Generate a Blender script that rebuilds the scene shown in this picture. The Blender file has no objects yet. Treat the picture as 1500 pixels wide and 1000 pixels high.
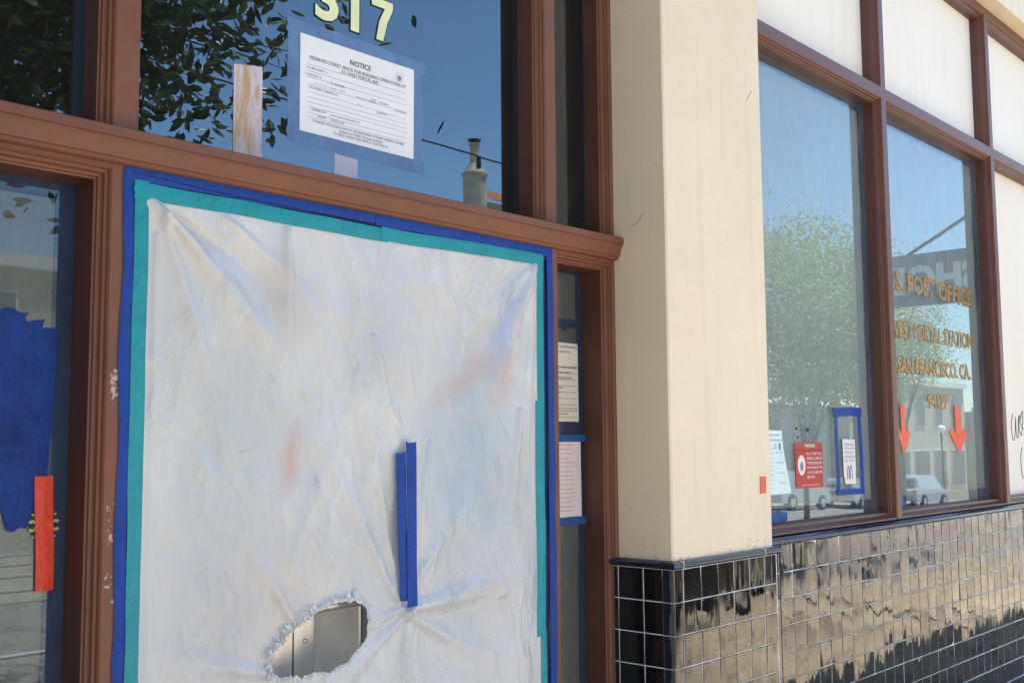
import bpy, bmesh, math, random
from mathutils import Vector, Matrix, noise
random.seed(7)
sc = bpy.context.scene
col = sc.collection
R = math.radians

# ------------------------------------------------------------------ materials
def newmat(name):
    m = bpy.data.materials.new(name); m.use_nodes = True
    nt = m.node_tree; b = nt.nodes['Principled BSDF']; return m, nt, b
def N(nt, t, **kw):
    n = nt.nodes.new(t)
    for k, v in kw.items():
        if k in n.inputs: n.inputs[k].default_value = v
        else: setattr(n, k, v)
    return n
def L(nt, a, b): nt.links.new(a, b)
def coords(nt, sx=1, sy=1, sz=1):
    g = N(nt, 'ShaderNodeNewGeometry'); m = N(nt, 'ShaderNodeMapping')
    m.inputs['Scale'].default_value = (sx, sy, sz); L(nt, g.outputs['Position'], m.inputs['Vector']); return m.outputs[0]
def ramp(nt, src, stops):
    r = N(nt, 'ShaderNodeValToRGB'); e = r.color_ramp.elements
    while len(e) < len(stops): e.new(0.5)
    for i, (p, c) in enumerate(stops):
        e[i].position = p; e[i].color = (c, c, c, 1) if isinstance(c, (int, float)) else (*c, 1)
    L(nt, src, r.inputs[0]); return r.outputs[0]
def mixc(nt, f, a, b, mode='MIX'):
    n = N(nt, 'ShaderNodeMix', data_type='RGBA', blend_type=mode)
    for s, i in ((f, 0), (a, 6), (b, 7)):
        if hasattr(s, 'links'): L(nt, s, n.inputs[i])
        elif isinstance(s, (int, float)): n.inputs[i].default_value = s
        else: n.inputs[i].default_value = (*s, 1)
    return n.outputs[2]
def bump(nt, b, h, strength=.3, dist=.01, prev=None):
    n = N(nt, 'ShaderNodeBump'); n.inputs['Strength'].default_value = strength; n.inputs['Distance'].default_value = dist
    L(nt, h, n.inputs['Height'])
    if prev: L(nt, prev, n.inputs['Normal'])
    if b: L(nt, n.outputs[0], b.inputs['Normal'])
    return n.outputs[0]
def noise_t(nt, vec, scale, detail=4, rough=.55, dist=0):
    n = N(nt, 'ShaderNodeTexNoise'); n.inputs['Scale'].default_value = scale; n.inputs['Detail'].default_value = detail
    n.inputs['Roughness'].default_value = rough; n.inputs['Distortion'].default_value = dist; L(nt, vec, n.inputs['Vector']); return n.outputs['Fac']
def simple(name, c, rough=.5, var=.15, scale=8, bmp=.0, bscale=60, spec=.5, metal=0, s3=(1, 1, 1), bdist=.002):
    m, nt, b = newmat(name); v = coords(nt, *s3)
    f = noise_t(nt, v, scale, 5)
    d = tuple(x * (1 - var) for x in c); l = tuple(min(1, x * (1 + var)) for x in c)
    L(nt, ramp(nt, f, [(.3, d), (.7, l)]), b.inputs['Base Color'])
    b.inputs['Roughness'].default_value = rough; b.inputs['Specular IOR Level'].default_value = spec; b.inputs['Metallic'].default_value = metal
    if bmp: bump(nt, b, noise_t(nt, v, bscale, 4), bmp, bdist)
    return m

M = {}
# brown gloss paint with brush marks, dust and chips
def paint(name, c, rough, chips=False, top_dirt=False):
    m, nt, b = newmat(name); v = coords(nt)
    f = noise_t(nt, v, 5, 6, .6); f2 = noise_t(nt, coords(nt, 60, 60, 4), 3, 4)
    base = ramp(nt, f, [(.3, tuple(x * .85 for x in c)), (.7, tuple(x * 1.12 for x in c))])
    dirt = ramp(nt, noise_t(nt, v, 38, 6, .75), [(.62, 0), (.74, .35)])
    base = mixc(nt, dirt, base, (.10, .065, .05))
    if chips:
        g = N(nt, 'ShaderNodeNewGeometry'); s = N(nt, 'ShaderNodeSeparateXYZ'); L(nt, g.outputs['Position'], s.inputs[0])
        def band(z0, hw, x0=-1.902, xw=.018):
            a = N(nt, 'ShaderNodeMath', operation='SUBTRACT'); L(nt, s.outputs['Z'], a.inputs[0]); a.inputs[1].default_value = z0
            a2 = N(nt, 'ShaderNodeMath', operation='ABSOLUTE'); L(nt, a.outputs[0], a2.inputs[0])
            a3 = N(nt, 'ShaderNodeMath', operation='DIVIDE'); L(nt, a2.outputs[0], a3.inputs[0]); a3.inputs[1].default_value = hw
            x = N(nt, 'ShaderNodeMath', operation='SUBTRACT'); L(nt, s.outputs['X'], x.inputs[0]); x.inputs[1].default_value = x0
            x2 = N(nt, 'ShaderNodeMath', operation='ABSOLUTE'); L(nt, x.outputs[0], x2.inputs[0])
            x3 = N(nt, 'ShaderNodeMath', operation='DIVIDE'); L(nt, x2.outputs[0], x3.inputs[0]); x3.inputs[1].default_value = xw
            mx = N(nt, 'ShaderNodeMath', operation='MAXIMUM'); L(nt, a3.outputs[0], mx.inputs[0]); L(nt, x3.outputs[0], mx.inputs[1]); return mx.outputs[0]
        n = noise_t(nt, v, 55, 6, .7, .6)
        tot = None
        for (z0, hw, th) in ((1.742, .045, .535), (1.40, .12, .60), (1.28, .05, .57)):
            k = band(z0, hw)
            th_ = N(nt, 'ShaderNodeMath', operation='MULTIPLY_ADD'); L(nt, k, th_.inputs[0]); th_.inputs[1].default_value = .22; th_.inputs[2].default_value = th - .10
            gt = N(nt, 'ShaderNodeMath', operation='GREATER_THAN'); L(nt, n, gt.inputs[0]); L(nt, th_.outputs[0], gt.inputs[1])
            lim = N(nt, 'ShaderNodeMath', operation='LESS_THAN'); L(nt, k, lim.inputs[0]); lim.inputs[1].default_value = 1.0
            mm = N(nt, 'ShaderNodeMath', operation='MULTIPLY'); L(nt, gt.outputs[0], mm.inputs[0]); L(nt, lim.outputs[0], mm.inputs[1])
            if tot is None: tot = mm.outputs[0]
            else:
                q = N(nt, 'ShaderNodeMath', operation='MAXIMUM'); L(nt, tot, q.inputs[0]); L(nt, mm.outputs[0], q.inputs[1]); tot = q.outputs[0]
        base = mixc(nt, tot, base, (.50, .42, .38))
    L(nt, base, b.inputs['Base Color'])
    rr = ramp(nt, f, [(.2, rough * .8), (.8, rough * 1.25)]); L(nt, rr, b.inputs['Roughness'])
    p = bump(nt, None, f2, .25, .0012); bump(nt, b, noise_t(nt, v, 25, 5), .15, .003, p)
    b.inputs['Specular IOR Level'].default_value = .4
    return m
M['brown'] = paint('brown_paint', (.205, .083, .050), .48, chips=True)
M['brown_w'] = paint('window_brown_paint', (.155, .064, .045), .38)
M['reveal'] = paint('shaded_brown_paint', (.105, .042, .027), .5)  # recess shade of the entrance reveals put into a darker brown
M['reveal_w'] = paint('shaded_window_paint', (.105, .046, .035), .42)  # darker copy of the window brown, painting shade into the reveals
def stucco(name, c, c2, bs=.5):
    # painted render: fine grain, rain streaks, splash grime near the base
    m, nt, b = newmat(name); v = coords(nt)
    f = noise_t(nt, v, 1.3, 6, .6); base = ramp(nt, f, [(.3, c), (.72, c2)])
    streak = ramp(nt, noise_t(nt, coords(nt, 14, 14, .7), 1, 5, .6), [(.55, 0), (.8, .22)])
    base = mixc(nt, streak, base, tuple(x * .62 for x in c))
    fine = ramp(nt, noise_t(nt, v, 130, 3), [(.62, 0), (.8, .25)]); base = mixc(nt, fine, base, tuple(x * .7 for x in c))
    g = N(nt, 'ShaderNodeNewGeometry'); sp = N(nt, 'ShaderNodeSeparateXYZ'); L(nt, g.outputs['Position'], sp.inputs[0])
    mr = N(nt, 'ShaderNodeMapRange'); mr.inputs['From Min'].default_value = 1.17; mr.inputs['From Max'].default_value = 1.30; mr.inputs['To Min'].default_value = .27 if bs < .55 else .40; mr.inputs['To Max'].default_value = 0; L(nt, sp.outputs['Z'], mr.inputs['Value'])
    ad = N(nt, 'ShaderNodeMath', operation='ADD'); L(nt, mr.outputs[0], ad.inputs[0]); L(nt, noise_t(nt, v, 26, 6, .75), ad.inputs[1])
    base = mixc(nt, ramp(nt, ad.outputs[0], [(.74, 0), (.92, .8)]), base, tuple(x * .22 for x in c))
    L(nt, base, b.inputs['Base Color']); b.inputs['Roughness'].default_value = .75
    p = bump(nt, None, noise_t(nt, v, 5, 2), .22, .014)
    p = bump(nt, None, noise_t(nt, v, 55, 5, .6), min(1, bs * 1.6), .005, p)
    bump(nt, b, noise_t(nt, v, 300, 3), .25, .001, p); return m
M['stucco'] = stucco('cream_stucco', (.84, .72, .54), (.90, .80, .63))
M['stucco_side'] = stucco('shaded_cream_stucco', (.70, .58, .40), (.76, .64, .46), .3)  # pillar sides: darker, browner copy with shade painted into the base colour
M['panel'] = stucco('pale_panel_paint', (.90, .85, .745), (.94, .90, .82), .2)
M['tan'] = stucco('bounce_tan_soffit', (.72, .58, .40), (.78, .65, .47), .3)  # warm bounce light on the underside painted into the cream as tan
# black glazed tile
def tile_mat():
    m, nt, b = newmat('black_glazed_tile'); v = coords(nt)
    b.inputs['Base Color'].default_value = (.006, .007, .009, 1); b.inputs['Roughness'].default_value = .03
    b.inputs['IOR'].default_value = 1.78
    sm = ramp(nt, noise_t(nt, v, 9, 5, .65), [(.42, .015), (.8, .16)]); L(nt, sm, b.inputs['Roughness'])
    p = bump(nt, None, noise_t(nt, coords(nt, 1.3, 1.3, .45), 9, 1.5, .45), .6, .0045)
    bump(nt, b, noise_t(nt, v, 30, 1), .12, .0006, p); return m
M['tile'] = tile_mat()
M['grout'] = simple('grout', (.80, .79, .76), .9, .3, 14, .4, 300)
M['nosing'] = simple('dark_blue_black_glaze', (.008, .012, .03), .12, .2, 20, .15, 30, spec=1.0)

def glass(name, ior, gl=(.78, .92, 1), tint=(.92, .95, .95), rough=0.0, wav=.1, dust=.02):
    m, nt, b = newmat(name); nt.nodes.remove(b); out = nt.nodes['Material Output']; v = coords(nt)
    t = N(nt, 'ShaderNodeBsdfTransparent'); t.inputs[0].default_value = (*tint, 1)
    g = N(nt, 'ShaderNodeBsdfGlossy'); g.inputs['Roughness'].default_value = rough; g.inputs[0].default_value = (*gl, 1)
    fr = N(nt, 'ShaderNodeFresnel'); fr.inputs['IOR'].default_value = ior
    bn = bump(nt, None, noise_t(nt, v, 2.2, 2), wav, .004); L(nt, bn, g.inputs['Normal'])
    mx = N(nt, 'ShaderNodeMixShader'); L(nt, fr.outputs[0], mx.inputs[0]); L(nt, t.outputs[0], mx.inputs[1]); L(nt, g.outputs[0], mx.inputs[2])
    d = N(nt, 'ShaderNodeBsdfDiffuse'); d.inputs[0].default_value = (.6, .6, .58, 1)
    m2 = N(nt, 'ShaderNodeMixShader')
    df = ramp(nt, noise_t(nt, coords(nt, 4, 4, 1.5), 3, 7, .7), [(.35, dust * .4), (.75, dust * 1.8)]); L(nt, df, m2.inputs[0])
    L(nt, mx.outputs[0], m2.inputs[1]); L(nt, d.outputs[0], m2.inputs[2]); L(nt, m2.outputs[0], out.inputs['Surface']); return m
M['glass_t'] = glass('transom_glass', 2.55, (.68, .87, 1), dust=.008, wav=.06)
M['glass_s'] = glass('sidelight_glass', 1.72, dust=.02)
M['glass_w'] = glass('window_glass', 2.35, (.82, .95, 1), dust=.10, wav=.08)

def film(name, c, c2):
    m, nt, b = newmat(name); v = coords(nt)
    f = noise_t(nt, coords(nt, 9, 9, .8), 1.0, 5, .6, .3)
    L(nt, ramp(nt, f, [(.3, c), (.7, c2)]), b.inputs['Base Color']); b.inputs['Roughness'].default_value = .55
    p = bump(nt, None, f, .6, .02); bump(nt, b, noise_t(nt, coords(nt, 6, 6, 1.5), 4, 5, .6, .8), .5, .006, p); return m
M['film_w'] = film('window_masking_film', (.80, .88, .89), (.88, .94, .95))
M['film_s'] = film('sidelight_film', (.19, .20, .19), (.25, .26, .24))
def sheet_mat():
    m, nt, b = newmat('white_plastic_sheet'); out = nt.nodes['Material Output']; v = coords(nt)
    g = N(nt, 'ShaderNodeNewGeometry'); s = N(nt, 'ShaderNodeSeparateXYZ'); L(nt, g.outputs['Position'], s.inputs[0])
    f = noise_t(nt, coords(nt, 2.2, 2.2, 1.0), 1.6, 5, .6)
    c = ramp(nt, f, [(.32, (.80, .835, .85)), (.55, (.90, .925, .94)), (.72, (.96, .97, .975))])
    def blob(x, z, rx, rz, ang, color, st):
        nonlocal c
        mp = N(nt, 'ShaderNodeMapping', vector_type='TEXTURE'); mp.inputs['Location'].default_value = (x, .23, z); mp.inputs['Rotation'].default_value = (0, ang, 0)
        mp.inputs['Scale'].default_value = (rx, 1, rz)
        nz = N(nt, 'ShaderNodeTexNoise'); nz.inputs['Scale'].default_value = 7; L(nt, g.outputs['Position'], nz.inputs['Vector'])
        ad = N(nt, 'ShaderNodeVectorMath', operation='MULTIPLY_ADD'); L(nt, nz.outputs['Color'], ad.inputs[0]); ad.inputs[1].default_value = (.09, 0, .09); L(nt, g.outputs['Position'], ad.inputs[2])
        sb = N(nt, 'ShaderNodeVectorMath', operation='SUBTRACT'); L(nt, ad.outputs[0], sb.inputs[0]); sb.inputs[1].default_value = (.045, 0, .045)
        L(nt, sb.outputs[0], mp.inputs['Vector'])
        gr = N(nt, 'ShaderNodeTexGradient', gradient_type='SPHERICAL'); L(nt, mp.outputs[0], gr.inputs[0])
        k = ramp(nt, gr.outputs['Fac'], [(0, 0), (1, st)]); c = mixc(nt, k, c, color)
    blob(-1.403, 1.562, .045, .13, R(12), (.88, .42, .38), .65)
    blob(-.75, 1.80, .22, .07, R(-32), (.90, .52, .46), .8)
    blob(-.60, 1.81, .07, .13, R(20), (.90, .55, .50), .6)
    blob(-.76, 1.60, .24, .36, 0, (.54, .72, .86), .8)
    blob(-.58, 1.98, .07, .24, R(25), (.42, .55, .85), .7)
    blob(-.66, 1.40, .25, .2, 0, (.50, .66, .76), .55)
    blob(-1.43, 1.20, .22, .25, 0, (.84, .76, .68), .6)
    blob(-1.45, 1.98, .16, .16, R(40), (.66, .62, .55), .6)
    blob(-1.62, 1.62, .26, .50, 0, (.66, .74, .76), .7)
    blob(-1.60, 1.15, .28, .35, 0, (.68, .72, .74), .7)
    blob(-1.15, 1.35, .22, .30, 0, (.70, .76, .79), .6)
    blob(-1.12, 1.88, .20, .22, R(20), (.66, .70, .73), .5)
    blob(-.72, 1.15, .30, .22, 0, (.68, .69, .72), .5)
    L(nt, c, b.inputs['Base Color']); b.inputs['Roughness'].default_value = .24; b.inputs['Specular IOR Level'].default_value = .75
    # crumple: fine creases
    vo = N(nt, 'ShaderNodeTexVoronoi', feature='DISTANCE_TO_EDGE'); mp = N(nt, 'ShaderNodeMapping'); mp.inputs['Rotation'].default_value = (0, R(20), 0); mp.inputs['Scale'].default_value = (8, 1, 3)
    nz = N(nt, 'ShaderNodeTexNoise'); nz.inputs['Scale'].default_value = 5; nz.inputs['Detail'].default_value = 4; L(nt, g.outputs['Position'], nz.inputs['Vector'])
    ad = N(nt, 'ShaderNodeVectorMath', operation='MULTIPLY_ADD'); L(nt, nz.outputs['Color'], ad.inputs[0]); ad.inputs[1].default_value = (.16, 0, .3); L(nt, g.outputs['Position'], ad.inputs[2])
    L(nt, ad.outputs[0], mp.inputs['Vector']); L(nt, mp.outputs[0], vo.inputs['Vector'])
    cr = ramp(nt, vo.outputs['Distance'], [(0, 1), (.09, .25), (.3, 0)])
    msk = ramp(nt, noise_t(nt, v, 2.2, 3), [(.42, 0), (.62, 1)])
    mm = N(nt, 'ShaderNodeMath', operation='MULTIPLY'); L(nt, cr, mm.inputs[0]); L(nt, msk, mm.inputs[1])
    p = bump(nt, None, noise_t(nt, coords(nt, 7, 1, 2.2), 1.2, 2, .45, .6), .5, .008)
    rn = N(nt, 'ShaderNodeTexNoise', noise_type='RIDGED_MULTIFRACTAL'); mp2 = N(nt, 'ShaderNodeMapping'); mp2.inputs['Rotation'].default_value = (0, R(22), 0); mp2.inputs['Scale'].default_value = (6.5, 1, 2.2)
    L(nt, ad.outputs[0], mp2.inputs['Vector']); L(nt, mp2.outputs[0], rn.inputs['Vector']); rn.inputs['Scale'].default_value = 2.6; rn.inputs['Offset'].default_value = 1.0; rn.inputs['Gain'].default_value = 1.6; rn.inputs['Lacunarity'].default_value = 2.1; rn.inputs['Detail'].default_value = 5; rn.inputs['Roughness'].default_value = .55
    rm = ramp(nt, noise_t(nt, v, 1.6, 3), [(.40, .12), (.62, 1.2)]); rmul = N(nt, 'ShaderNodeMath', operation='MULTIPLY'); L(nt, rn.outputs['Fac'], rmul.inputs[0]); L(nt, rm, rmul.inputs[1])
    p = bump(nt, None, rmul.outputs[0], .75, .0058, p)
    cw = ramp(nt, rmul.outputs[0], [(.35, (.95, .95, .95)), (.75, (.985, .985, .985)), (1.0, (1.03, 1.03, 1.03))]); c = mixc(nt, 1.0, c, cw, 'MULTIPLY'); L(nt, c, b.inputs['Base Color'])
    bump(nt, b, noise_t(nt, coords(nt, 1, 1, .6), 38, 3, .6), .35, .0016, p)
    tr = N(nt, 'ShaderNodeBsdfTranslucent'); L(nt, c, tr.inputs[0]); mx = N(nt, 'ShaderNodeMixShader', Fac=.22)
    mx.inputs[0].default_value = .24; L(nt, b.outputs[0], mx.inputs[1]); L(nt, tr.outputs[0], mx.inputs[2]); L(nt, mx.outputs[0], out.inputs['Surface']); return m
M['sheet'] = sheet_mat()
def tape(name, c, rough=.45, var=.12, alpha=1.0):
    m, nt, b = newmat(name); v = coords(nt)
    f = noise_t(nt, v, 12, 5); L(nt, ramp(nt, f, [(.3, tuple(x * (1 - var) for x in c)), (.7, tuple(min(1, x * (1 + var)) for x in c))]), b.inputs['Base Color'])
    b.inputs['Roughness'].default_value = rough; b.inputs['Alpha'].default_value = alpha; b.inputs['Specular IOR Level'].default_value = .22 if rough > .4 else .5
    p = bump(nt, None, noise_t(nt, v, 22, 5, .65, .8), .9, .007); p = bump(nt, None, noise_t(nt, coords(nt, 3, 3, 1), 9, 2, .5, 1), .6, .01, p); bump(nt, b, noise_t(nt, coords(nt, 1, 1, 5), 160, 2), .4, .0006, p); return m
M['blue'] = tape('blue_masking_tape', (.012, .062, .33))
M['bluetorn'] = tape('layered_blue_tape', (.012, .050, .25), .5, .3)
M['navy'] = tape('dark_and_shaded_blue_tape', (.012, .025, .12))  # masking tape blue with shade painted in; also colours the dark scraps
M['teal'] = tape('teal_poly_tape', (.0, .30, .36), .34, .1)
M['red'] = tape('red_orange_tape', (.85, .07, .03), .4, .06)
M['redw'] = tape('orange_red_vinyl', (.88, .10, .035), .4, .08)
M['bluein'] = tape('blue_tape_behind_glass', (.03, .11, .34), .5, .1)
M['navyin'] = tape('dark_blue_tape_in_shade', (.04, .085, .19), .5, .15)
M['bluecl'] = tape('pale_blue_clear_tape', (.17, .33, .62), .3, .15, .62)
def papermat(name, c, stain=None, c3=None):
    m, nt, b = newmat(name); v = coords(nt)
    base = ramp(nt, noise_t(nt, v, 6, 4), [(.3, tuple(x * .95 for x in c)), (.7, c)])
    if stain: base = mixc(nt, ramp(nt, noise_t(nt, coords(nt, 30, 30, 5), 1, 5, .65, .8), [(.42, 0), (.58, .85)]), base, stain)
    L(nt, base, b.inputs['Base Color']); b.inputs['Roughness'].default_value = .6
    bump(nt, b, noise_t(nt, v, 9, 4), .3, .003); return m
M['paper'] = papermat('notice_paper', (.88, .92, .95))
M['paper2'] = papermat('aged_paper', (.80, .78, .70))
M['paper3'] = papermat('pinkish_form_paper', (.86, .82, .84), (.85, .72, .68))
M['paper4'] = papermat('pale_cyan_paper', (.78, .96, .98))
M['residue'] = papermat('yellowed_paper_residue', (.62, .58, .66), (.50, .30, .09))
M['lilac'] = papermat('faded_lilac_paper', (.60, .58, .68))
M['ink'] = simple('black_ink', (.02, .02, .03), .6, .1)
M['inkn'] = simple('faded_notice_ink', (.10, .13, .19), .6, .2)
M['inkg'] = simple('grey_ink', (.22, .26, .32), .6, .1)
M['inkr'] = simple('red_ink', (.62, .22, .18), .6, .1)
M['inkb'] = simple('blue_ink', (.10, .12, .45), .6, .1)
M['white'] = simple('white_print', (.82, .80, .78), .5, .05)
M['signred'] = simple('warning_red', (.50, .035, .025), .5, .15, 20)
M['gold'] = simple('gold_leaf', (.46, .22, .03), .35, .35, 90, .3, 120, metal=.35)
M['goldd'] = simple('dark_gold_outline', (.10, .05, .01), .4, .3, 90)
M['numfill'] = simple('pale_yellow_number', (.80, .88, .52), .5, .06)
M['alu'] = simple('brushed_aluminium', (.62, .61, .58), .32, .08, 40, .1, 90, metal=.85, s3=(1, 1, .1))
M['alud'] = simple('dull_aluminium', (.34, .35, .35), .4, .1, 20, metal=.7)
M['bronze'] = simple('satin_steel_recess', (.66, .62, .54), .36, .25, 4, metal=.45)
M['dark'] = simple('dark_interior', (.03, .03, .032), .8, .2)
M['black'] = simple('black_rubber', (.015, .015, .015), .6, .1)
M['yellow'] = simple('yellow_paper_star', (.55, .48, .14), .6, .3, 60)
M['debris'] = simple('cobweb_dust', (.06, .045, .03), .9, .4, 80)
# street side
def groundmat(name, c, joint=None, cracks=False, var=.25):
    m, nt, b = newmat(name); v = coords(nt)
    f = noise_t(nt, v, .6, 8, .65); base = ramp(nt, f, [(.3, tuple(x * (1 - var) for x in c)), (.7, tuple(x * (1 + var) for x in c))])
    st = ramp(nt, noise_t(nt, v, 1.6, 6, .75, .5), [(.52, 0), (.62, .75)]); base = mixc(nt, st, base, tuple(x * .3 for x in c))
    if joint:
        br = N(nt, 'ShaderNodeTexBrick'); br.offset = 0; br.inputs['Scale'].default_value = 1; br.inputs['Brick Width'].default_value = joint; br.inputs['Row Height'].default_value = joint
        br.inputs['Mortar Size'].default_value = .01; L(nt, v, br.inputs['Vector']); br.inputs['Color1'].default_value = (1, 1, 1, 1); br.inputs['Color2'].default_value = (.9, .9, .9, 1); br.inputs['Mortar'].default_value = (.3, .3, .3, 1)
        base = mixc(nt, 1.0, base, br.outputs['Color'], 'MULTIPLY')
    L(nt, base, b.inputs['Base Color']); b.inputs['Roughness'].default_value = .9
    bump(nt, b, noise_t(nt, v, 60, 5), .4, .005); return m
M['sidewalk'] = groundmat('sidewalk_concrete', (.50, .41, .29), 1.2)
M['road'] = groundmat('road_asphalt', (.34, .30, .245), var=.2)
M['lane'] = simple('white_road_paint', (.75, .74, .72), .7, .15, 4)
M['track'] = simple('concrete_track_bed', (.47, .40, .31), .8, .15, 1)
def leafmat(name, c, c2):
    m, nt, b = newmat(name); oi = N(nt, 'ShaderNodeNewGeometry')
    L(nt, ramp(nt, oi.outputs['Random Per Island'], [(0, c), (.8, c2), (1, tuple(min(1, x * 1.6) for x in c2))]), b.inputs['Base Color'])
    b.inputs['Roughness'].default_value = .38; b.inputs['Subsurface Weight'].default_value = 0
    tr = N(nt, 'ShaderNodeBsdfTranslucent'); tr.inputs[0].default_value = (c2[0] * 1.4, c2[1] * 1.5, c2[2], 1); mx = N(nt, 'ShaderNodeMixShader'); mx.inputs[0].default_value = .25
    L(nt, b.outputs[0], mx.inputs[1]); L(nt, tr.outputs[0], mx.inputs[2]); L(nt, mx.outputs[0], nt.nodes['Material Output'].inputs['Surface']); return m
M['leaf_d'] = leafmat('magnolia_leaf', (.020, .032, .012), (.05, .07, .022))
M['leaf_l'] = leafmat('light_green_leaf', (.16, .20, .09), (.46, .50, .26))
M['bark'] = simple('bark', (.10, .075, .055), .9, .3, 9, .6, 30)
M['siding'] = simple('beige_siding', (.52, .46, .34), .7, .1, 3)
M['whitewall'] = simple('white_render_wall', (.74, .72, .68), .8, .08, 2)
M['greywall'] = simple('grey_render_wall', (.36, .38, .40), .8, .1, 2)
M['rooftile'] = simple('red_clay_tile', (.50, .17, .09), .8, .3, 12, .5, 40)
M['flue'] = simple('pale_stucco_chimney', (.45, .37, .29), .8, .25, 3)
M['winglass'] = simple('distant_window_glass', (.04, .05, .06), .08, .1, spec=1)
M['signdark'] = simple('dark_sign_face', (.10, .10, .11), .5, .1, 3)
M['carwhite'] = simple('white_car_paint', (.42, .44, .46), .12, .02, spec=.8)
M['cardark'] = simple('dark_car_paint', (.02, .022, .028), .15, .1, spec=.8)
M['carsilver'] = simple('silver_car_paint', (.50, .52, .54), .2, .02, metal=.5)
M['chrome'] = simple('chrome_rim', (.6, .6, .6), .25, .05, metal=.9)
M['lampglow'] = simple('opal_globe', (.85, .85, .83), .3, .02)
M['redlight'] = simple('red_tail_lens', (.4, .02, .02), .2, .1)
M['awning'] = simple('added_awning_cloth', (.03, .07, .045), .9, .2, 4)
M['felt'] = simple('black_marker', (.03, .03, .035), .5, .2, 60)

# ------------------------------------------------------------------ object helpers
def tag(o, label=None, cat=None, group=None, kind=None):
    if label: o['label'] = label
    if cat: o['category'] = cat
    if group: o['group'] = group
    if kind: o['kind'] = kind
    return o
def empty(name, loc, label, cat, group=None, kind=None):
    o = bpy.data.objects.new(name, None); o.empty_display_size = .1; o.location = loc; col.objects.link(o)
    tag(o, label, cat, group, kind); return o
class MB:
    def __init__(s): s.v = []; s.f = []
    def add(s, vs, fs):
        n = len(s.v); s.v += [tuple(v) for v in vs]; s.f += [tuple(n + i for i in f) for f in fs]; return s
    def quad(s, a, b, c, d): return s.add([a, b, c, d], [(0, 1, 2, 3)])
    def box(s, x0, x1, y0, y1, z0, z1):
        return s.add([(x0, y0, z0), (x1, y0, z0), (x1, y1, z0), (x0, y1, z0), (x0, y0, z1), (x1, y0, z1), (x1, y1, z1), (x0, y1, z1)],
                     [(0, 3, 2, 1), (4, 5, 6, 7), (0, 1, 5, 4), (1, 2, 6, 5), (2, 3, 7, 6), (3, 0, 4, 7)])
    def tube(s, pts, r, n=8, r2=None, cap=True):
        pts = [Vector(p) for p in pts]; rs = [r + ((r2 if r2 is not None else r) - r) * i / max(1, len(pts) - 1) for i in range(len(pts))]
        vs = []; fs = []
        for i, p in enumerate(pts):
            d = (pts[min(i + 1, len(pts) - 1)] - pts[max(i - 1, 0)]).normalized()
            a = d.orthogonal().normalized() if i == 0 else (pa - d * pa.dot(d)).normalized()
            pa = a; b = d.cross(a)
            for k in range(n): t = 2 * math.pi * k / n; vs.append(p + (a * math.cos(t) + b * math.sin(t)) * rs[i])
        for i in range(len(pts) - 1):
            for k in range(n): fs.append((i * n + k, i * n + (k + 1) % n, (i + 1) * n + (k + 1) % n, (i + 1) * n + k))
        if cap: fs.append(tuple(range(n))[::-1]); fs.append(tuple(range((len(pts) - 1) * n, len(pts) * n)))
        return s.add(vs, fs)
    def lathe(s, c, prof, n=24):
        vs = []; fs = []
        for (r, z) in prof:
            for k in range(n): t = 2 * math.pi * k / n; vs.append((c[0] + r * math.cos(t), c[1] + r * math.sin(t), c[2] + z))
        for i in range(len(prof) - 1):
            for k in range(n): fs.append((i * n + k, i * n + (k + 1) % n, (i + 1) * n + (k + 1) % n, (i + 1) * n + k))
        fs.append(tuple(range(n))[::-1]); fs.append(tuple(range((len(prof) - 1) * n, len(prof) * n)))
        return s.add(vs, fs)
    def build(s, name, mat, parent=None, smooth=False, label=None, recalc=False):
        me = bpy.data.meshes.new(name); me.from_pydata(s.v, [], s.f)
        if recalc:
            bm = bmesh.new(); bm.from_mesh(me); bmesh.ops.recalc_face_normals(bm, faces=bm.faces); bm.to_mesh(me); bm.free()
        me.materials.append(M[mat] if isinstance(mat, str) else mat)
        if smooth: me.polygons.foreach_set('use_smooth', [True] * len(me.polygons))
        o = bpy.data.objects.new(name, me); col.objects.link(o)
        if parent:
            o.parent = parent; p = parent
            off = Vector((0, 0, 0))
            while p: off += p.location; p = p.parent
            me.transform(Matrix.Translation(-off))
        if label: o['label'] = label
        return o
# front-facing nested steps of an opening: profile = [(inset, y)]
def opening(mb, x0, x1, z0, z1, prof):
    for (i0, y0), (i1, y1) in zip(prof, prof[1:]):
        A = [(x0 + i0, y0, z0 + i0), (x1 - i0, y0, z0 + i0), (x1 - i0, y0, z1 - i0), (x0 + i0, y0, z1 - i0)]
        B = [(x0 + i1, y1, z0 + i1), (x1 - i1, y1, z0 + i1), (x1 - i1, y1, z1 - i1), (x0 + i1, y1, z1 - i1)]
        for k in range(4):
            j = (k + 1) % 4; mb.quad(A[k], A[j], B[j], B[k])
def frect(mb, x0, x1, z0, z1, y): mb.quad((x0, y, z0), (x1, y, z0), (x1, y, z1), (x0, y, z1))
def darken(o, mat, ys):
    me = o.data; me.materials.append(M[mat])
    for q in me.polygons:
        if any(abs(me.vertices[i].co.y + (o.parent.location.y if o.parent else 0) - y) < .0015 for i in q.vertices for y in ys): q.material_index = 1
def steps(y0, y1):
    return [(0, y0), (.004, y0 + .005), (.0045, y0 + .012), (.012, y0 + .013), (.0125, y0 + .022), (.015, y0 + .026), (.021, y0 + .028), (.0215, y0 + .036), (.026, y0 + .038), (.0265, y1)]
def sweep(mb, prof, x0, x1, endcap=True):
    vs = [(x0, y, z) for y, z in prof] + [(x1, y, z) for y, z in prof]; n = len(prof)
    fs = [(i, i + n, i + n + 1, i + 1) for i in range(n - 1)]
    if endcap: fs += [tuple(range(n)), tuple(range(n, 2 * n))[::-1]]
    mb.add(vs, fs)
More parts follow.
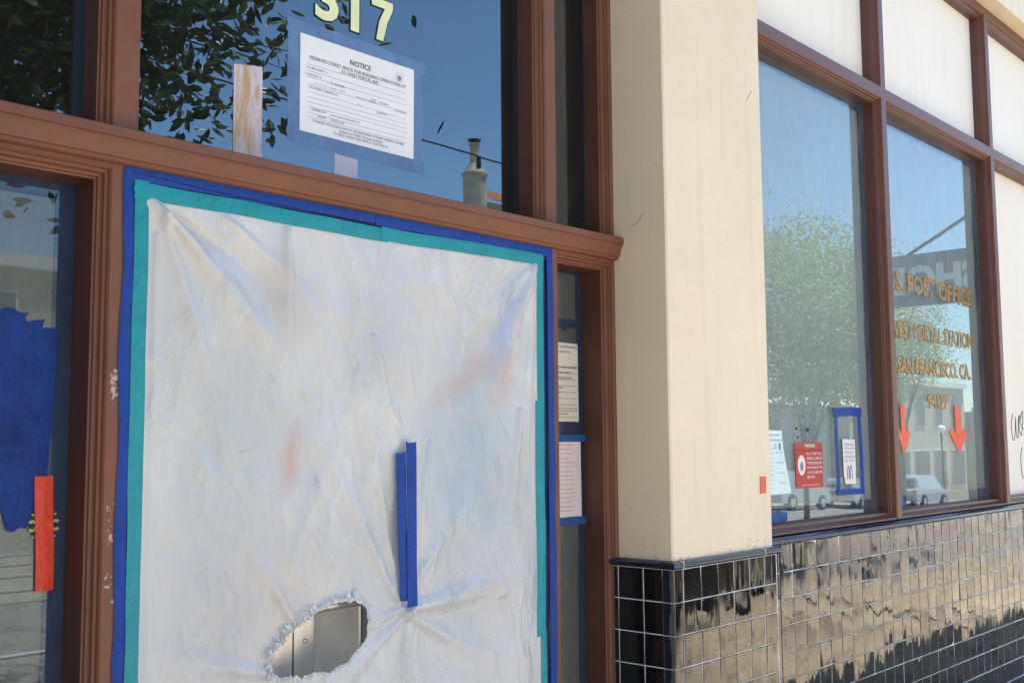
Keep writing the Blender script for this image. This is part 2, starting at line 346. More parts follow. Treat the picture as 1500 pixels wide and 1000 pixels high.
def poly(name, pts, y, mat, parent=None, th=.0008, label=None, bend=0):
    """flat cut-out facing the street; pts (x,z)"""
    mb = MB(); n = len(pts)
    f = [(x, y + bend * noise.noise((x * 9, z * 9, 3)), z) for x, z in pts]; b = [(x, yy + th, z) for (x, yy, z) in f]
    mb.add(f + b, [tuple(range(n)), tuple(range(n, 2 * n))[::-1]] + [(i, (i + 1) % n, n + (i + 1) % n, n + i) for i in range(n)])
    return mb.build(name, mat, parent, label=label, recalc=True)
def strip(name, a, b, w, y, mat, parent=None, rag=.006, wob=.0020, bulge=.0024, nseg=None, w2=None, seed=0, sag=0):
    """tape strip from a to b ((x,z)), centre line, width w; gently uneven edges, torn ends"""
    rnd = random.Random(seed + int(a[0] * 991 + b[1] * 317)); a = Vector((a[0], 0, a[1])); b = Vector((b[0], 0, b[1])); d = b - a; ln = d.length; d.normalize(); nrm = Vector((-d.z, 0, d.x))
    n = nseg or max(6, int(ln / .025)); mb = MB(); rows = 5; w2 = w2 or w
    for layer in (0, 1):
        for i in range(n + 1):
            t = i / n; c = a + d * ln * t; c = c + nrm * (wob * noise.noise((t * ln * 5, seed, 1.7)) * 2 + sag * 4 * t * (1 - t)); ww = w + (w2 - w) * t + wob * noise.noise((t * ln * 9, seed + 5, .3))
            for k in range(rows):
                s = k / (rows - 1) - .5; e = 0
                if i == 0: e = -rnd.random() * rag
                if i == n: e = rnd.random() * rag
                p = c + nrm * s * ww + d * e
                yy = y - bulge * (1 - 4 * s * s) * .5 * (1 + noise.noise((t * ln * 14, s * 3, seed))) + layer * .0006
                mb.v.append((p.x, yy, p.z))
    off = (n + 1) * rows
    for i in range(n):
        for k in range(rows - 1):
            q = i * rows + k; mb.f.append((q, q + 1, q + rows + 1, q + rows)); mb.f.append((off + q, off + q + rows, off + q + rows + 1, off + q + 1))
    return mb.build(name, mat, parent, smooth=True)
def text(name, body, x, z, w, h, y, mat, parent=None, offset=0.0, facing='-y', label=None, th=.0003, xyz=None, align='L'):
    cu = bpy.data.curves.new(name, 'FONT'); cu.body = body; cu.size = 1; cu.offset = offset; cu.resolution_u = 3
    o = bpy.data.objects.new(name, cu); col.objects.link(o); dg = bpy.context.evaluated_depsgraph_get(); me = bpy.data.meshes.new_from_object(o.evaluated_get(dg))
    bpy.data.objects.remove(o); bpy.data.curves.remove(cu)
    xs = [v.co.x for v in me.vertices]; ys = [v.co.y for v in me.vertices]
    x0, x1, y0, y1 = min(xs), max(xs), min(ys), max(ys)
    for v in me.vertices:
        u = (v.co.x - x0) / (x1 - x0) * w; t = (v.co.y - y0) / (y1 - y0) * h
        v.co = Vector((x + u, y, z + t)) if facing == '-y' else Vector((y, x - u, z + t))
    me.materials.clear(); me.materials.append(M[mat])
    o = bpy.data.objects.new(name, me); col.objects.link(o)
    if parent:
        o.parent = parent; off = Vector(); p = parent
        while p: off += p.location; p = p.parent
        me.transform(Matrix.Translation(-off))
    if label: o['label'] = label
    return o
def join(name, objs, parent=None, label=None):
    vs = []; fs = []; mats = []; mi = []
    for o in objs:
        me = o.data; n = len(vs); off = Vector(); p = o.parent
        while p: off += p.location; p = p.parent
        for m in me.materials:
            if m not in mats: mats.append(m)
        vs += [tuple(v.co + off) for v in me.vertices]
        for q in me.polygons: fs.append([n + i for i in q.vertices]); mi.append(mats.index(me.materials[q.material_index]))
        bpy.data.objects.remove(o)
    me = bpy.data.meshes.new(name); me.from_pydata(vs, [], fs)
    for m in mats: me.materials.append(m)
    me.polygons.foreach_set('material_index', mi)
    o = bpy.data.objects.new(name, me); col.objects.link(o)
    if parent:
        o.parent = parent; off = Vector(); p = parent
        while p: off += p.location; p = p.parent
        me.transform(Matrix.Translation(-off))
    if label: o['label'] = label
    return o

# ------------------------------------------------------------------ ground (gentle fall of the street to the right)
def gz(x): return -0.038 * max(0.0, x - 6)
def gsheet(name, x0, x1, y0, y1, dz, mat):
    mb = MB(); xs = sorted(set([x0, x1] + [x for x in (6, 20, 40, 60, 80, 120) if x0 < x < x1]))
    for a, b in zip(xs, xs[1:]): mb.quad((a, y0, gz(a) + dz), (b, y0, gz(b) + dz), (b, y1, gz(b) + dz), (a, y1, gz(a) + dz))
    return mb.build(name, mat)
tag(gsheet('ground', -250, 400, -300, 200, -.16, 'road'), kind='structure')
tag(gsheet('road', -80, 200, -22.6, -3.9, -.13, 'road'), kind='structure')
def slab(name, x0, x1, y0, y1, mat):
    mb = MB(); xs = [x0] + [x for x in (6, 20, 40, 60, 80, 120) if x0 < x < x1] + [x1]
    for a, b in zip(xs, xs[1:]):
        za, zb = gz(a), gz(b)
        mb.quad((a, y0, za), (b, y0, zb), (b, y1, zb), (a, y1, za)); mb.quad((a, y0, za - .2), (b, y0, zb - .2), (b, y0, zb), (a, y0, za)); mb.quad((a, y1, za - .2), (b, y1, zb - .2), (b, y1, zb), (a, y1, za))
    return mb.build(name, mat)
tag(slab('sidewalk', -80, 200, -3.9, .6, 'sidewalk'), kind='structure')
tag(slab('far_sidewalk', -80, 200, -26, -22.6, 'sidewalk'), kind='structure')
tag(gsheet('tram_track_bed', -80, 200, -15.5, -9.5, -.12, 'track'), kind='structure')
for i, yy in enumerate((-6.4, -20.2)): tag(gsheet('lane_marking', -80, 200, yy - .06, yy + .06, -.115, 'lane'), kind='structure')
for i, yy in enumerate((-10.4, -11.8, -13.2, -14.6)): tag(gsheet('tram_rail', -80, 200, yy - .04, yy + .04, -.108, 'alud'), kind='structure')

# ------------------------------------------------------------------ building core
W = .20   # window frame front
def wallbox(name, x0, x1, y0, y1, z0, z1, mat, label, cat='wall', kind=None):
    mb = MB(); mb.box(x0, x1, y0, y1, z0, z1); o = mb.build(name, mat); tag(o, label, cat, kind=kind); return o
ov = empty('overhanging_wall', (6, .1, 4.37), 'cream upper wall with bounce-tinted tan soffit overhanging the post office windows', 'wall')
mb = MB(); mb.quad((.70, .10, 4.372), (14, .10, 4.372), (14, .10, 5.0), (.70, .10, 5.0)); mb.box(.70, 14, .102, .6, 4.39, 5.0); mb.build('wall_face', 'stucco', ov)
mb = MB(); mb.quad((.70, .10, 4.372), (14, .10, 4.372), (14, .32, 4.372), (.70, .32, 4.372)); mb.build('soffit', 'tan', ov)
mb = MB(); mb.box(-6, 14, .09, 4.2, 5.0, 5.1); o = mb.build('roof_slab', 'greywall'); tag(o, 'flat roof slab above the storefront wall', 'roof')
mb = MB(); mb.box(-2.3, .02, .10, .6, 3.62, 5.0); o = mb.build('lintel_wall', 'stucco'); tag(o, 'cream wall above the brown entrance frame', 'wall')
mb = MB()
mb.quad((-6, 4.2, 0), (14, 4.2, 0), (14, 4.2, 5), (-6, 4.2, 5)); mb.quad((-6, .6, 0), (-6, 4.2, 0), (-6, 4.2, 5), (-6, .6, 5)); mb.quad((14, .2, 0), (14, 4.2, 0), (14, 4.2, 5), (14, .2, 5))
mb.quad((-6, .6, .01), (14, .6, .01), (14, 4.2, .01), (-6, 4.2, .01)); mb.quad((.35, .42, 0), (.35, 4.2, 0), (.35, 4.2, 5), (.35, .42, 5))
o = mb.build('interior_wall', 'dark'); tag(o, kind='structure')

# pillar -----------------------------------------------------------
S = .110
def tile_grid(mb, lines_u, lines_z, place, seed=1, g=.0036, raise_=.0022, tilt=.0115):
    rnd = random.Random(seed)
    for a, b in zip(lines_u, lines_u[1:]):
        for z1, z0 in zip(lines_z, lines_z[1:]):
            if b - a < .008: continue
            ta = rnd.gauss(0, tilt) ; tb = rnd.gauss(0, tilt); g1 = g * .5; bv = .0022; cu = (a + b) / 2; cz = (z0 + z1) / 2; jo = rnd.gauss(0, .0003)
            U0, U1, Z0, Z1 = a + g1, b - g1, z0 + g1, z1 - g1
            o = [(U0, Z0), (U1, Z0), (U1, Z1), (U0, Z1)]; i = [(U0 + bv, Z0 + bv), (U1 - bv, Z0 + bv), (U1 - bv, Z1 - bv), (U0 + bv, Z1 - bv)]
            hh = lambda u, z: raise_ + jo + ta * (u - cu) + tb * (z - cz)
            vs = [place(u, z, .0) for u, z in o] + [place(u, z, hh(u, z) - .0011) for u, z in o] + [place(u, z, hh(u, z)) for u, z in i]
            fs = [(8, 9, 10, 11)] + [(k, (k + 1) % 4, 4 + (k + 1) % 4, 4 + k) for k in range(4)] + [(4 + k, 4 + (k + 1) % 4, 8 + (k + 1) % 4, 8 + k) for k in range(4)]
            mb.add(vs, fs)
def nosing(mb, path, z, r=.012, back=.030):
    """bullnose trim swept on an L path in plan; outward = right-hand normal"""
    prof = [(-.001, -.001)] + [(r * math.sin(t) , r + r * -math.cos(t)) for t in [math.pi * k / 8 for k in range(1, 8)]] + [(0, 2 * r + .001), (-back, 2 * r + .006)]
    P = [Vector((p[0], p[1])) for p in path]; rings = []
    for i, p in enumerate(P):
        d0 = (P[i] - P[i - 1]).normalized() if i else (P[1] - P[0]).normalized(); d1 = (P[i + 1] - P[i]).normalized() if i < len(P) - 1 else d0
        n0 = Vector((d0.y, -d0.x)); n1 = Vector((d1.y, -d1.x)); m = (n0 + n1).normalized(); m = m / max(.3, m.dot(n0))
        rings.append([(p.x + m.x * o_, p.y + m.y * o_, z + h) for o_, h in prof])
    n = len(prof)
    for a, b in zip(rings, rings[1:]): mb.add(a + b, [(i, i + 1, n + i + 1, n + i) for i in range(n - 1)])
def pillar(x0, label, seed):
    x1 = x0 + .707; p = empty('pillar', (x0 + .35, .2, 0), label, 'pillar')
    mb = MB(); e = .006
    X0, X1, Y0, Y1 = x0 + .015, x0 + .70, .012, .60; Z0, Z1 = 1.17, 4.99
    ring = [(X0, Y1), (X0, Y0 + e), (X0 + e, Y0), (X1 - e, Y0), (X1, Y0 + e), (X1, Y1)]
    nz = 30
    for k in range(nz + 1):
        z = Z0 + (Z1 - Z0) * k / nz
        for (x, y) in ring: mb.v.append((x + .0012 * noise.noise((x * 4, y * 4, z * 3)), y + .0012 * noise.noise((x * 4, y * 4 + 7, z * 3)), z))
    for k in range(nz):
        for i in range(5): q = k * 6 + i; mb.f.append((q, q + 1, q + 7, q + 6))
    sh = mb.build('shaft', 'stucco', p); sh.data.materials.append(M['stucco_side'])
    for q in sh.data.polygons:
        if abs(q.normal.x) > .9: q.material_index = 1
    mb = MB(); mb.box(x0 + .0015, x1 - .0015, .0015, .6, -.01, 1.168); mb.build('tile_backing', 'grout', p)
    zs = [1.1647 - .0015 - k * S for k in range(0, 11)] + [0]; zs[0] = 1.1655
    zs = [1.1655] + [1.1647 - k * S for k in range(1, 11)] + [-.01]
    mb = MB()
    tile_grid(mb, [x0 + u for u in (.046, .0583, .1683, .2783, .3883, .4983, .6083, .700)], zs, lambda u, z, h: (u, .0015 - h, z), seed)
    ys = [.24, .238, .236, .234, .126, .0335 + .01]; tile_grid(mb, [.044, .126, .234, .33, .44, .55], zs, lambda u, z, h: (x0 + .0015 - h, u, z), seed + 1)
    tile_grid(mb, [.02, .05, .16], zs, lambda u, z, h: (x1 - .0015 + h, u, z), seed + 2)
    mb.build('tiles', 'tile', p)
    # quarter-round corner pieces
    mb = MB()
    for k in range(len(zs) - 1):
        a, b = zs[k + 1] + .0014, zs[k] - .0014; pr = [(x0 - .0015, .0435)] + [(x0 - .0015 + .008 * (1 - math.cos(t)), -.0015 + .008 * (1 - math.sin(t))) for t in [math.pi / 2 * j / 5 for j in range(6)]] + [(x0 + .0455, -.0015)]
        n = len(pr); mb.add([(x, y, a) for x, y in pr] + [(x, y, b) for x, y in pr], [(i, i + 1, n + i + 1, n + i) for i in range(n - 1)])
    mb.build('corner_tiles', 'tile', p, smooth=True)
    mb = MB(); nosing(mb, [(x0, .6), (x0, 0), (x1, 0), (x1, .18)], 1.1665); mb.build('nosing', 'nosing', p, smooth=True)
    mb = MB()
    for xx in (x0 + .045, x0 + .60): mb.box(xx, xx + .002, -.0127, .02, 1.1665, 1.1925)
    mb.build('nosing_joint', 'grout', p)
    return p
pillar(0.0, 'cream stucco pillar with black tiled base between the entrance and the post office windows', 3)
pillar(-3.01, 'cream stucco pillar just outside the left edge of the entrance', 13)

# tile wall -----------------------------------------------------------
YT = .1726
tw = empty('tiled_wall', (5, YT, 0), 'low wall of black glazed tiles with pale grout under the post office windows', 'wall')
mb = MB(); mb.box(.70, 14, YT, .45, -.6, 1.1655); mb.build('tile_backing', 'grout', tw)
mb = MB(); us = [1.146 + k * S for k in range(-1, 118)]
zs = [1.1655] + [1.16 - k * S for k in range(1, 17)]
tile_grid(mb, us, zs, lambda u, z, h: (u, YT - h, z), 5, raise_=.0022)
tile_grid(mb, [.71, .82, .93, 1.030], zs, lambda u, z, h: (u, YT - h, z), 6, raise_=.0022)
mb.build('tiles', 'tile', tw)
mb = MB()
mb.box(1.0335, 1.0605, YT - .0045, YT, -.6, 1.1655); mb.build('edge_strip', 'tile', tw)
mb = MB(); nosing(mb, [(.70, YT - .002), (14, YT - .002)], 1.1655, .0105, .012); mb.build('nosing', 'nosing', tw, smooth=True)
mb = MB(); mb.quad((.70, YT, 1.187), (14, YT, 1.187), (14, .26, 1.213), (.70, .26, 1.213)); mb.build('ledge', 'nosing', tw)

# post office window frame ------------------------------------------------
wf = empty('window_frame', (3, W, 1.2), 'brown painted grid frame holding the post office windows and pale panels', 'window frame')
GY = .29; mulls = [(.673, .729), (2.309, 2.365), (3.945, 4.0), (5.58, 5.636), (7.216, 7.272), (8.852, 8.908), (10.488, 10.544)]
mb = MB(); pr = steps(W, GY)
for (a, b) in mulls: frect(mb, a, b, 1.200, 4.372, W)
for (l, r) in zip(mulls, mulls[1:]):
    frect(mb, l[1], r[0], 3.391, 3.447, W); frect(mb, l[1], r[0], 4.325, 4.372, W)
    opening(mb, l[1], r[0], 3.447, 4.325, pr)
    # lower: three-sided steps (head and jambs) that stand on the sill
    x0, x1, z0, z1 = l[1], r[0], 1.205, 3.391
    for (i0, y0), (i1, y1) in zip(pr, pr[1:]):
        A = [(x0 + i0, y0, z0), (x0 + i0, y0, z1 - i0), (x1 - i0, y0, z1 - i0), (x1 - i0, y0, z0)]; B = [(x0 + i1, y1, z0), (x0 + i1, y1, z1 - i1), (x1 - i1, y1, z1 - i1), (x1 - i1, y1, z0)]
        for k in range(3): mb.quad(A[k], A[k + 1], B[k + 1], B[k])
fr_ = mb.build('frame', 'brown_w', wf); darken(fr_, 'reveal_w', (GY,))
mb = MB()
for (l, r) in zip(mulls, mulls[1:]): sweep(mb, [(W + .001, 1.200), (W + .002, 1.208), (.236, 1.222), (.238, 1.234), (.262, 1.237), (GY + .002, 1.243)], l[1] - .001, r[0] + .001, False)
mb.build('sill', 'brown_w', wf)
for i, (l, r) in enumerate(zip(mulls, mulls[1:])):
    mb = MB(); y = GY - .004
    mb.box(l[1] + .02, r[0] - .02, y, y + .02, 3.46, 4.31); mb.build('panel', 'panel', wf)
    if i >= 2: mb = MB(); mb.box(l[1] + .02, r[0] - .02, y, y + .02, 1.236, 3.37); mb.build('panel', 'panel', wf)
    else: mb = MB(); mb.quad((l[1] + .01, GY, 1.236), (r[0] - .01, GY, 1.236), (r[0] - .01, GY, 3.375), (l[1] + .01, GY, 3.375)); mb.build('window_pane', 'glass_w', wf)
# masking film and tape behind the post office panes
def film_sheet(name, x0, x1, z0, z1, y, mat, label, amp=.004, nx=60, nz=60):
    mb = MB()
    for j in range(nz + 1):
        for i in range(nx + 1):
            x = x0 + (x1 - x0) * i / nx; z = z0 + (z1 - z0) * j / nz
            mb.v.append((x, y + amp * noise.noise((x * 7, 1, z * .9)) + .6 * amp * noise.noise((x * 3 + z * 2, 4, z * 3)), z))
    for j in range(nz):
        for i in range(nx): q = j * (nx + 1) + i; mb.f.append((q, q + 1, q + nx + 2, q + nx + 1))
    return tag(mb.build(name, mat, smooth=True), label, 'masking film')
film_sheet('masking_film', .75, 2.30, 1.30, 3.37, GY + .022, 'film_w', 'grey translucent masking film behind the pane with the red warning sign')
film_sheet('masking_film', 2.37, 3.94, 1.29, 3.37, GY + .022, 'film_w', 'grey translucent masking film behind the pane with the gold lettering')
def wtape(a, b, w, label, sd, mat='bluein', y=GY + .010): tag(strip('blue_tape', a, b, w, y, mat, seed=sd, rag=.006), label, 'tape', 'blue tape strips framing the post office panes')
for (x0, x1, nm) in ((.75, 2.292, 'of the pane with the red warning sign'), (2.382, 3.928, 'of the pane with the gold lettering')):
    wtape((x1 - .022, 1.25), (x1 - .022, 3.36), .045, 'blue tape down the right edge ' + nm, 1)
    wtape((x0, 3.345), (x1, 3.345), .045, 'blue tape along the top edge ' + nm, 2)
    wtape((x0, 1.275), (x1, 1.275), .05, 'blue tape along the bottom edge ' + nm, 3)
    wtape((x0 + .02, 1.25), (x0 + .02, 3.36), .045, 'blue tape down the left edge ' + nm, 4)
tag(poly('blue_tape', [(1.02, 1.238), (1.328, 1.238), (1.330, 1.281), (1.25, 1.292), (1.19, 1.290), (1.02, 1.30)], GY - .0015, 'bluein'), 'short wide patch of blue tape at the lower left corner beside the pillar', 'tape')
tag(poly('blue_tape', [(2.40, 1.238), (2.66, 1.238), (2.58, 1.30), (2.40, 1.31)], GY - .0015, 'bluein'), 'torn blue tape corner low beside the mullion under the left red arrow', 'tape')

# lettering on the panes
g = GY - .0025
for body, x0, x1, z0, h, nm in (("U.S. POST OFFICE", 2.455, 3.745, 2.412, .106, 'post office lettering, the top line'), ("WEST PORTAL STATION", 2.505, 3.72, 2.155, .086, 'station name lettering, the second line'),
                             ("SAN FRANCISCO. CA.", 2.59, 3.66, 1.962, .084, 'city name lettering, the third line'), ("94127", 2.985, 3.285, 1.778, .075, 'five digit postcode lettering, the lowest line')):
    e = empty('window_lettering', ((x0 + x1) / 2, g, z0), 'worn gold ' + nm + ' on the right post office pane', 'lettering', 'gold lettering on the window')
    text('outline', body, x0 - .004, z0 - .004, x1 - x0 + .008, h + .008, g + .0006, 'goldd', e, offset=.030)
    text('letters', body, x0, z0, x1 - x0, h, g, 'gold', e, offset=.022)
def arrow(x, zt, zb, w, label):
    hw = w * .18; tz = zb + (zt - zb) * .48; cz = zb + (zt - zb) * .40
    pts = [(x - hw, zt), (x + hw, zt - .004), (x + hw * 1.15, cz), (x + w * .42, tz + .012), (x + w * .55, tz - .03), (x + .01, zb), (x - .012, zb + .004), (x - w * .5, tz - .02), (x - w * .42, tz + .015), (x - hw * .9, cz)]
    tag(poly('arrow', pts, GY - .003, 'redw', bend=.001), label, 'arrow', 'red arrows on the window')
arrow(2.632, 1.793, 1.527, .155, 'orange red paper arrow pointing down, the left one under the gold lettering')
arrow(3.42, 1.80, 1.523, .26, 'orange red paper arrow pointing down, the wider right one under the gold lettering')
# warning sign
e = empty('warning_sign', (1.55, GY + .004, 1.38), 'red warning notice with white text and an oval badge, taped inside the left pane', 'sign')
yw = GY - .0025
poly('board', [(1.419, 1.59), (1.687, 1.589), (1.686, 1.381), (1.421, 1.384)], yw, 'signred', e)
tx = [text('line', 'WARNING', 1.51, 1.568, .10, .017, yw - .001, 'white', e, offset=.02)]
for k, s_ in enumerate(("MAIL THEFT IS A", "FEDERAL CRIME IN", "THIS BUILDING AND", "MONITORED BY THE", "U.S. POSTAL INSPECTION", "SERVICE")):
    tx.append(text('line', s_, 1.527, 1.533 - k * .0215, min(.148, .0105 * len(s_)), .0125, yw - .001, 'white', e, offset=.01))
tx.append(text('line', 'REPORT SUSPICIOUS ACTIVITY', 1.47, 1.392, .18, .007, yw - .001, 'white', e))
join('printed_text', tx, e)
poly('header_rule', [(1.425, 1.5555), (1.682, 1.5548), (1.682, 1.5525), (1.425, 1.5530)], yw - .0008, 'ink', e)
poly('badge', [(1.476 + .036 * math.cos(t), 1.487 + .046 * math.sin(t)) for t in [k * math.pi / 12 for k in range(24)]], yw - .001, 'white', e)
poly('badge_emblem', [(1.476 + .012 * math.cos(t) * (1 + .4 * (k % 2)), 1.482 + .018 * math.sin(t) * (1 + .3 * (k % 2))) for k, t in enumerate([k * math.pi / 8 for k in range(16)])], yw - .002, 'inkg', e)
yw = GY + .004
# protect notice
e = empty('health_notice', (1.2, GY + .004, 1.36), 'pale cyan health notice asking people to protect themselves, partly hidden by the pillar', 'notice')
poly('sheet', [(1.05, 1.650), (1.300, 1.645), (1.312, 1.56), (1.372, 1.365), (1.08, 1.362)], GY - .002, 'paper4', e, bend=.002)
tx = [text('l', 'Please protect', 1.155, 1.618, .125, .013, GY - .0055, 'inkg', e), text('l', 'yourself and others', 1.14, 1.596, .155, .013, GY - .0055, 'inkg', e)]
for k in range(10):
    tx.append(text('l', random.choice(['wash your hands', 'cover your cough', 'keep a distance']), 1.10, 1.560 - k * .019, .10 + .02 * random.random(), .006, GY - .0055, 'inkg', e))
for k in range(4): tx.append(text('l', 'wear a mask', 1.235 + .008 * k, 1.545 - k * .045, .06, .008, GY - .0055, 'inkg', e))
tx.append(text('l', 'O', 1.225, 1.565, .02, .02, GY - .0055, 'inkg', e)); tx.append(text('l', 'I', 1.27, 1.56, .012, .03, GY - .0055, 'inkg', e))
join('printed_text', tx, e)
# tape rectangle with handwritten note
for a, b, w, nm in (((1.815, 1.736), (2.118, 1.742), .042, 'top'), ((1.836, 1.735), (1.842, 1.345), .034, 'left'), ((2.094, 1.735), (2.106, 1.342), .038, 'right'), ((1.822, 1.352), (2.122, 1.348), .03, 'bottom')):
    tag(strip('blue_tape', a, b, w, GY - .003, 'blue', rag=.006, seed=hash(nm) % 7 if 0 else len(nm)), 'blue tape strip forming the %s side of the small rectangle around the handwritten note' % nm, 'tape', 'blue tape rectangle around the note')
e = empty('handwritten_note', (1.965, GY - .004, 1.39), 'white slip with blue handwriting inside the blue tape rectangle', 'note')
poly('slip', [(1.896, 1.606), (2.030, 1.603), (2.034, 1.50), (2.028, 1.386), (1.915, 1.388), (1.900, 1.43)], GY - .0045, 'white', e, bend=.002)
tx = []
for k, s_ in enumerate(("There's a sale", "on your mail", "please go to", "a box for the", "keys. Thanks")):
    tx.append(text('l', s_, 1.912 + .004 * (k % 2), 1.575 - k * .020, .095 + .005 * (k % 3), .011, GY - .0075, 'inkb', e))
mb = MB()
for pts in ([(1.932, 1.41), (1.934, 1.452), (1.944, 1.475), (1.952, 1.45), (1.953, 1.41)], [(1.962, 1.412), (1.963, 1.45), (1.975, 1.478), (1.984, 1.45), (1.985, 1.412)]):
    mb.tube([(x, GY - .0075, z) for x, z in pts], .0013, 4)
tx.append(mb.build('doodle', 'inkb', e)); join('handwriting', tx, e)
for k, (x, z, r) in enumerate(((1.44, 1.656, .010), (1.545, 1.650, .015), (1.45, 1.616, .008))):
    tag(poly('tape_scrap', [(x - r, z - r * .6), (x + r, z - r * .7), (x + r * .9, z + r * .7), (x - r * .8, z + r * .5)], GY - .002, 'navy'), ('tiny dark scrap of tape, left one above the red warning sign', 'small blue scrap of tape, right one above the red warning sign', 'tiny dark scrap of tape, lowest above the red warning sign')[k], 'tape scrap', 'scraps of tape above the warning sign')
# sticker on pillar, graffiti on panel
tag(poly('red_sticker', [(.612, 1.463), (.656, 1.464), (.655, 1.399), (.611, 1.398)], .0095, 'redw'), 'small bright red rectangle of tape on the right edge of the pillar', 'sticker')
def scribble(name, pts, r, y, mat, label, cat='graffiti', parent=None):
    P = [Vector((x, y, z)) for x, z in pts]; Q = []
    for i in range(len(P) - 1):
        a, b, c, d = P[max(i - 1, 0)], P[i], P[i + 1], P[min(i + 2, len(P) - 1)]
        for k in range(6):
            t = k / 6; Q.append(.5 * ((2 * b) + (c - a) * t + (2 * a - 5 * b + 4 * c - d) * t * t + (3 * b - a - 3 * c + d) * t ** 3))
    Q.append(P[-1]); mb = MB(); mb.tube(Q, r, 5); return tag(mb.build(name, mat, parent), label, cat)
yg = GY - .0045
scribble('graffiti', [(4.390, 1.765), (4.350, 1.705), (4.355, 1.615), (4.390, 1.595), (4.420, 1.665), (4.430, 1.745), (4.440, 1.625), (4.470, 1.615), (4.490, 1.725), (4.520, 1.755), (4.490, 1.685), (4.540, 1.625), (4.580, 1.785), (4.520, 1.705), (4.620, 1.665), (4.650, 1.765), (4.620, 1.625), (4.720, 1.645)], .003, yg, 'felt', 'black scrawled graffiti tag on the pale panel right of the windows')
scribble('graffiti', [(4.540, 1.545), (4.505, 1.495), (4.500, 1.415), (4.520, 1.355), (4.560, 1.345), (4.600, 1.415), (4.620, 1.535)], .003, yg, 'felt', 'black curved graffiti stroke below the scrawled tag on the pale panel')

# ------------------------------------------------------------------ entrance frame
D = .24
ef = empty('entrance_frame', (-1.1, D, 0), 'brown painted wooden frame around the entrance with moulded transom rail', 'door frame')
GU, GL = .345, .365; ZT = 3.60
mb = MB()
cols = [(-2.30, -2.215), (-1.920, -1.864), (-.360, -.310), (.006, .016)]
for a, b in cols: frect(mb, a, b, 0, ZT, D)
op = [(-2.215, -1.920), (-.310, .006)]
prU, prL = steps(D, GU), steps(D, GL)
for a, b in ((-2.215, -1.920), (-1.864, -.360), (-.310, .006)):
    frect(mb, a, b, 2.246, 2.345, D); frect(mb, a, b, 3.54, ZT, D); opening(mb, a, b, 2.31, 3.54, prU)
for a, b in op: frect(mb, a, b, 0, .25, D); opening(mb, a, b, .25, 2.246, prL)
# door opening, plain steps
opening(mb, -1.864, -.360, -.05, 2.246, steps(D, .43))
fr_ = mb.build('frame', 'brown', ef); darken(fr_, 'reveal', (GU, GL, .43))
mb = MB(); sweep(mb, [(GU + .002, 2.3405), (D + .004, 2.3395), (.200, 2.335), (.1965, 2.332), (.196, 2.311), (.2025, 2.3085), (.203, 2.302), (.2055, 2.298), (.2105, 2.286), (.2145, 2.272), (.2165, 2.268), (.2225, 2.267), (.223, 2.258), (.2275, 2.256), (D + .002, 2.255)], -2.30, .0148)
mb.build('transom_rail', 'brown', ef)
def pane(x0, x1, z0, z1, y, mat, label=None):
    mb = MB(); mb.quad((x0, y, z0), (x1, y, z0), (x1, y, z1), (x0, y, z1)); return mb.build('window_pane', mat, ef, label=label)
for a, b in ((-2.20, -1.935), (-1.85, -.374), (-.297, -.008)): pane(a, b, 2.33, 3.53, GU, 'glass_t')
for a, b in op: pane(a + .015, b - .012, .26, 2.235, GL, 'glass_s')
# doors behind the sheet
for (x0, x1, lab) in ((-1.845, -1.324, 'left aluminium door'), (-1.319, -.38, 'right aluminium door')):
    d = empty('door', ((x0 + x1) / 2, .34, 0), lab + ' behind the torn plastic sheet, part visible through the hole', 'door')
    mb = MB(); y0, y1 = .335, .372
    if x0 < -1.5:
        for a, b, c, e_ in ((x0, x0 + .06, .02, 2.2), (x1 - .13, x1, .02, 2.2), (x0 + .06, x1 - .13, .02, .28), (x0 + .06, x1 - .13, 2.1, 2.2)): mb.box(a, b, y0, y1, c, e_)
        mb.build('stile', 'alu', d)
    else:
        for a, b, c, e_ in ((x0, x0 + .066, .02, 2.2), (x1 - .06, x1, .02, 2.2), (x0 + .066, x1 - .06, .02, .28), (x0 + .066, x1 - .06, 2.1, 2.2)): mb.box(a, b, y0, y1, c, e_)
        mb.build('stile', 'alu', d)
        mb = MB()   # concave satin pull recess
        n = 10
        for k in range(n):
            t0, t1 = math.pi * k / n, math.pi * (k + 1) / n; xa, xb = -1.165 - .085 * math.cos(t0), -1.165 - .085 * math.cos(t1); ya, yb = .343 + .014 * math.sin(t0), .343 + .014 * math.sin(t1)
            mb.quad((xa, ya, .80), (xb, yb, .80), (xb, yb, 1.142), (xa, ya, 1.142))
        mb.build('pull_recess', 'bronze', d, smooth=True)
        mb = MB(); mb.box(-1.078, -.98, .338, .359, .75, 1.30); mb.build('lock_plate', 'alud', d)
        mb = MB(); mb.tube([(-1.262, .325, 1.152), (-1.17, .322, 1.156), (-1.02, .325, 1.156)], .014, 12); mb.build('push_bar', 'alu', d, smooth=True)
        mb = MB(); mb.lathe((0, 0, 0), [(.0065, 0), (.006, .003), (.003, .0045)], 16)
        mb.v = [(-1.283 + x, .335 - z, 1.068 + y) for x, y, z in mb.v]; mb.build('screw', 'chrome', d, smooth=True)
    mb = MB(); mb.quad((x0 + .06, .36, .28), (x1 - .06, .36, .28), (x1 - .06, .36, 2.1), (x0 + .06, .36, 2.1)); mb.build('door_glass', 'winglass', d)

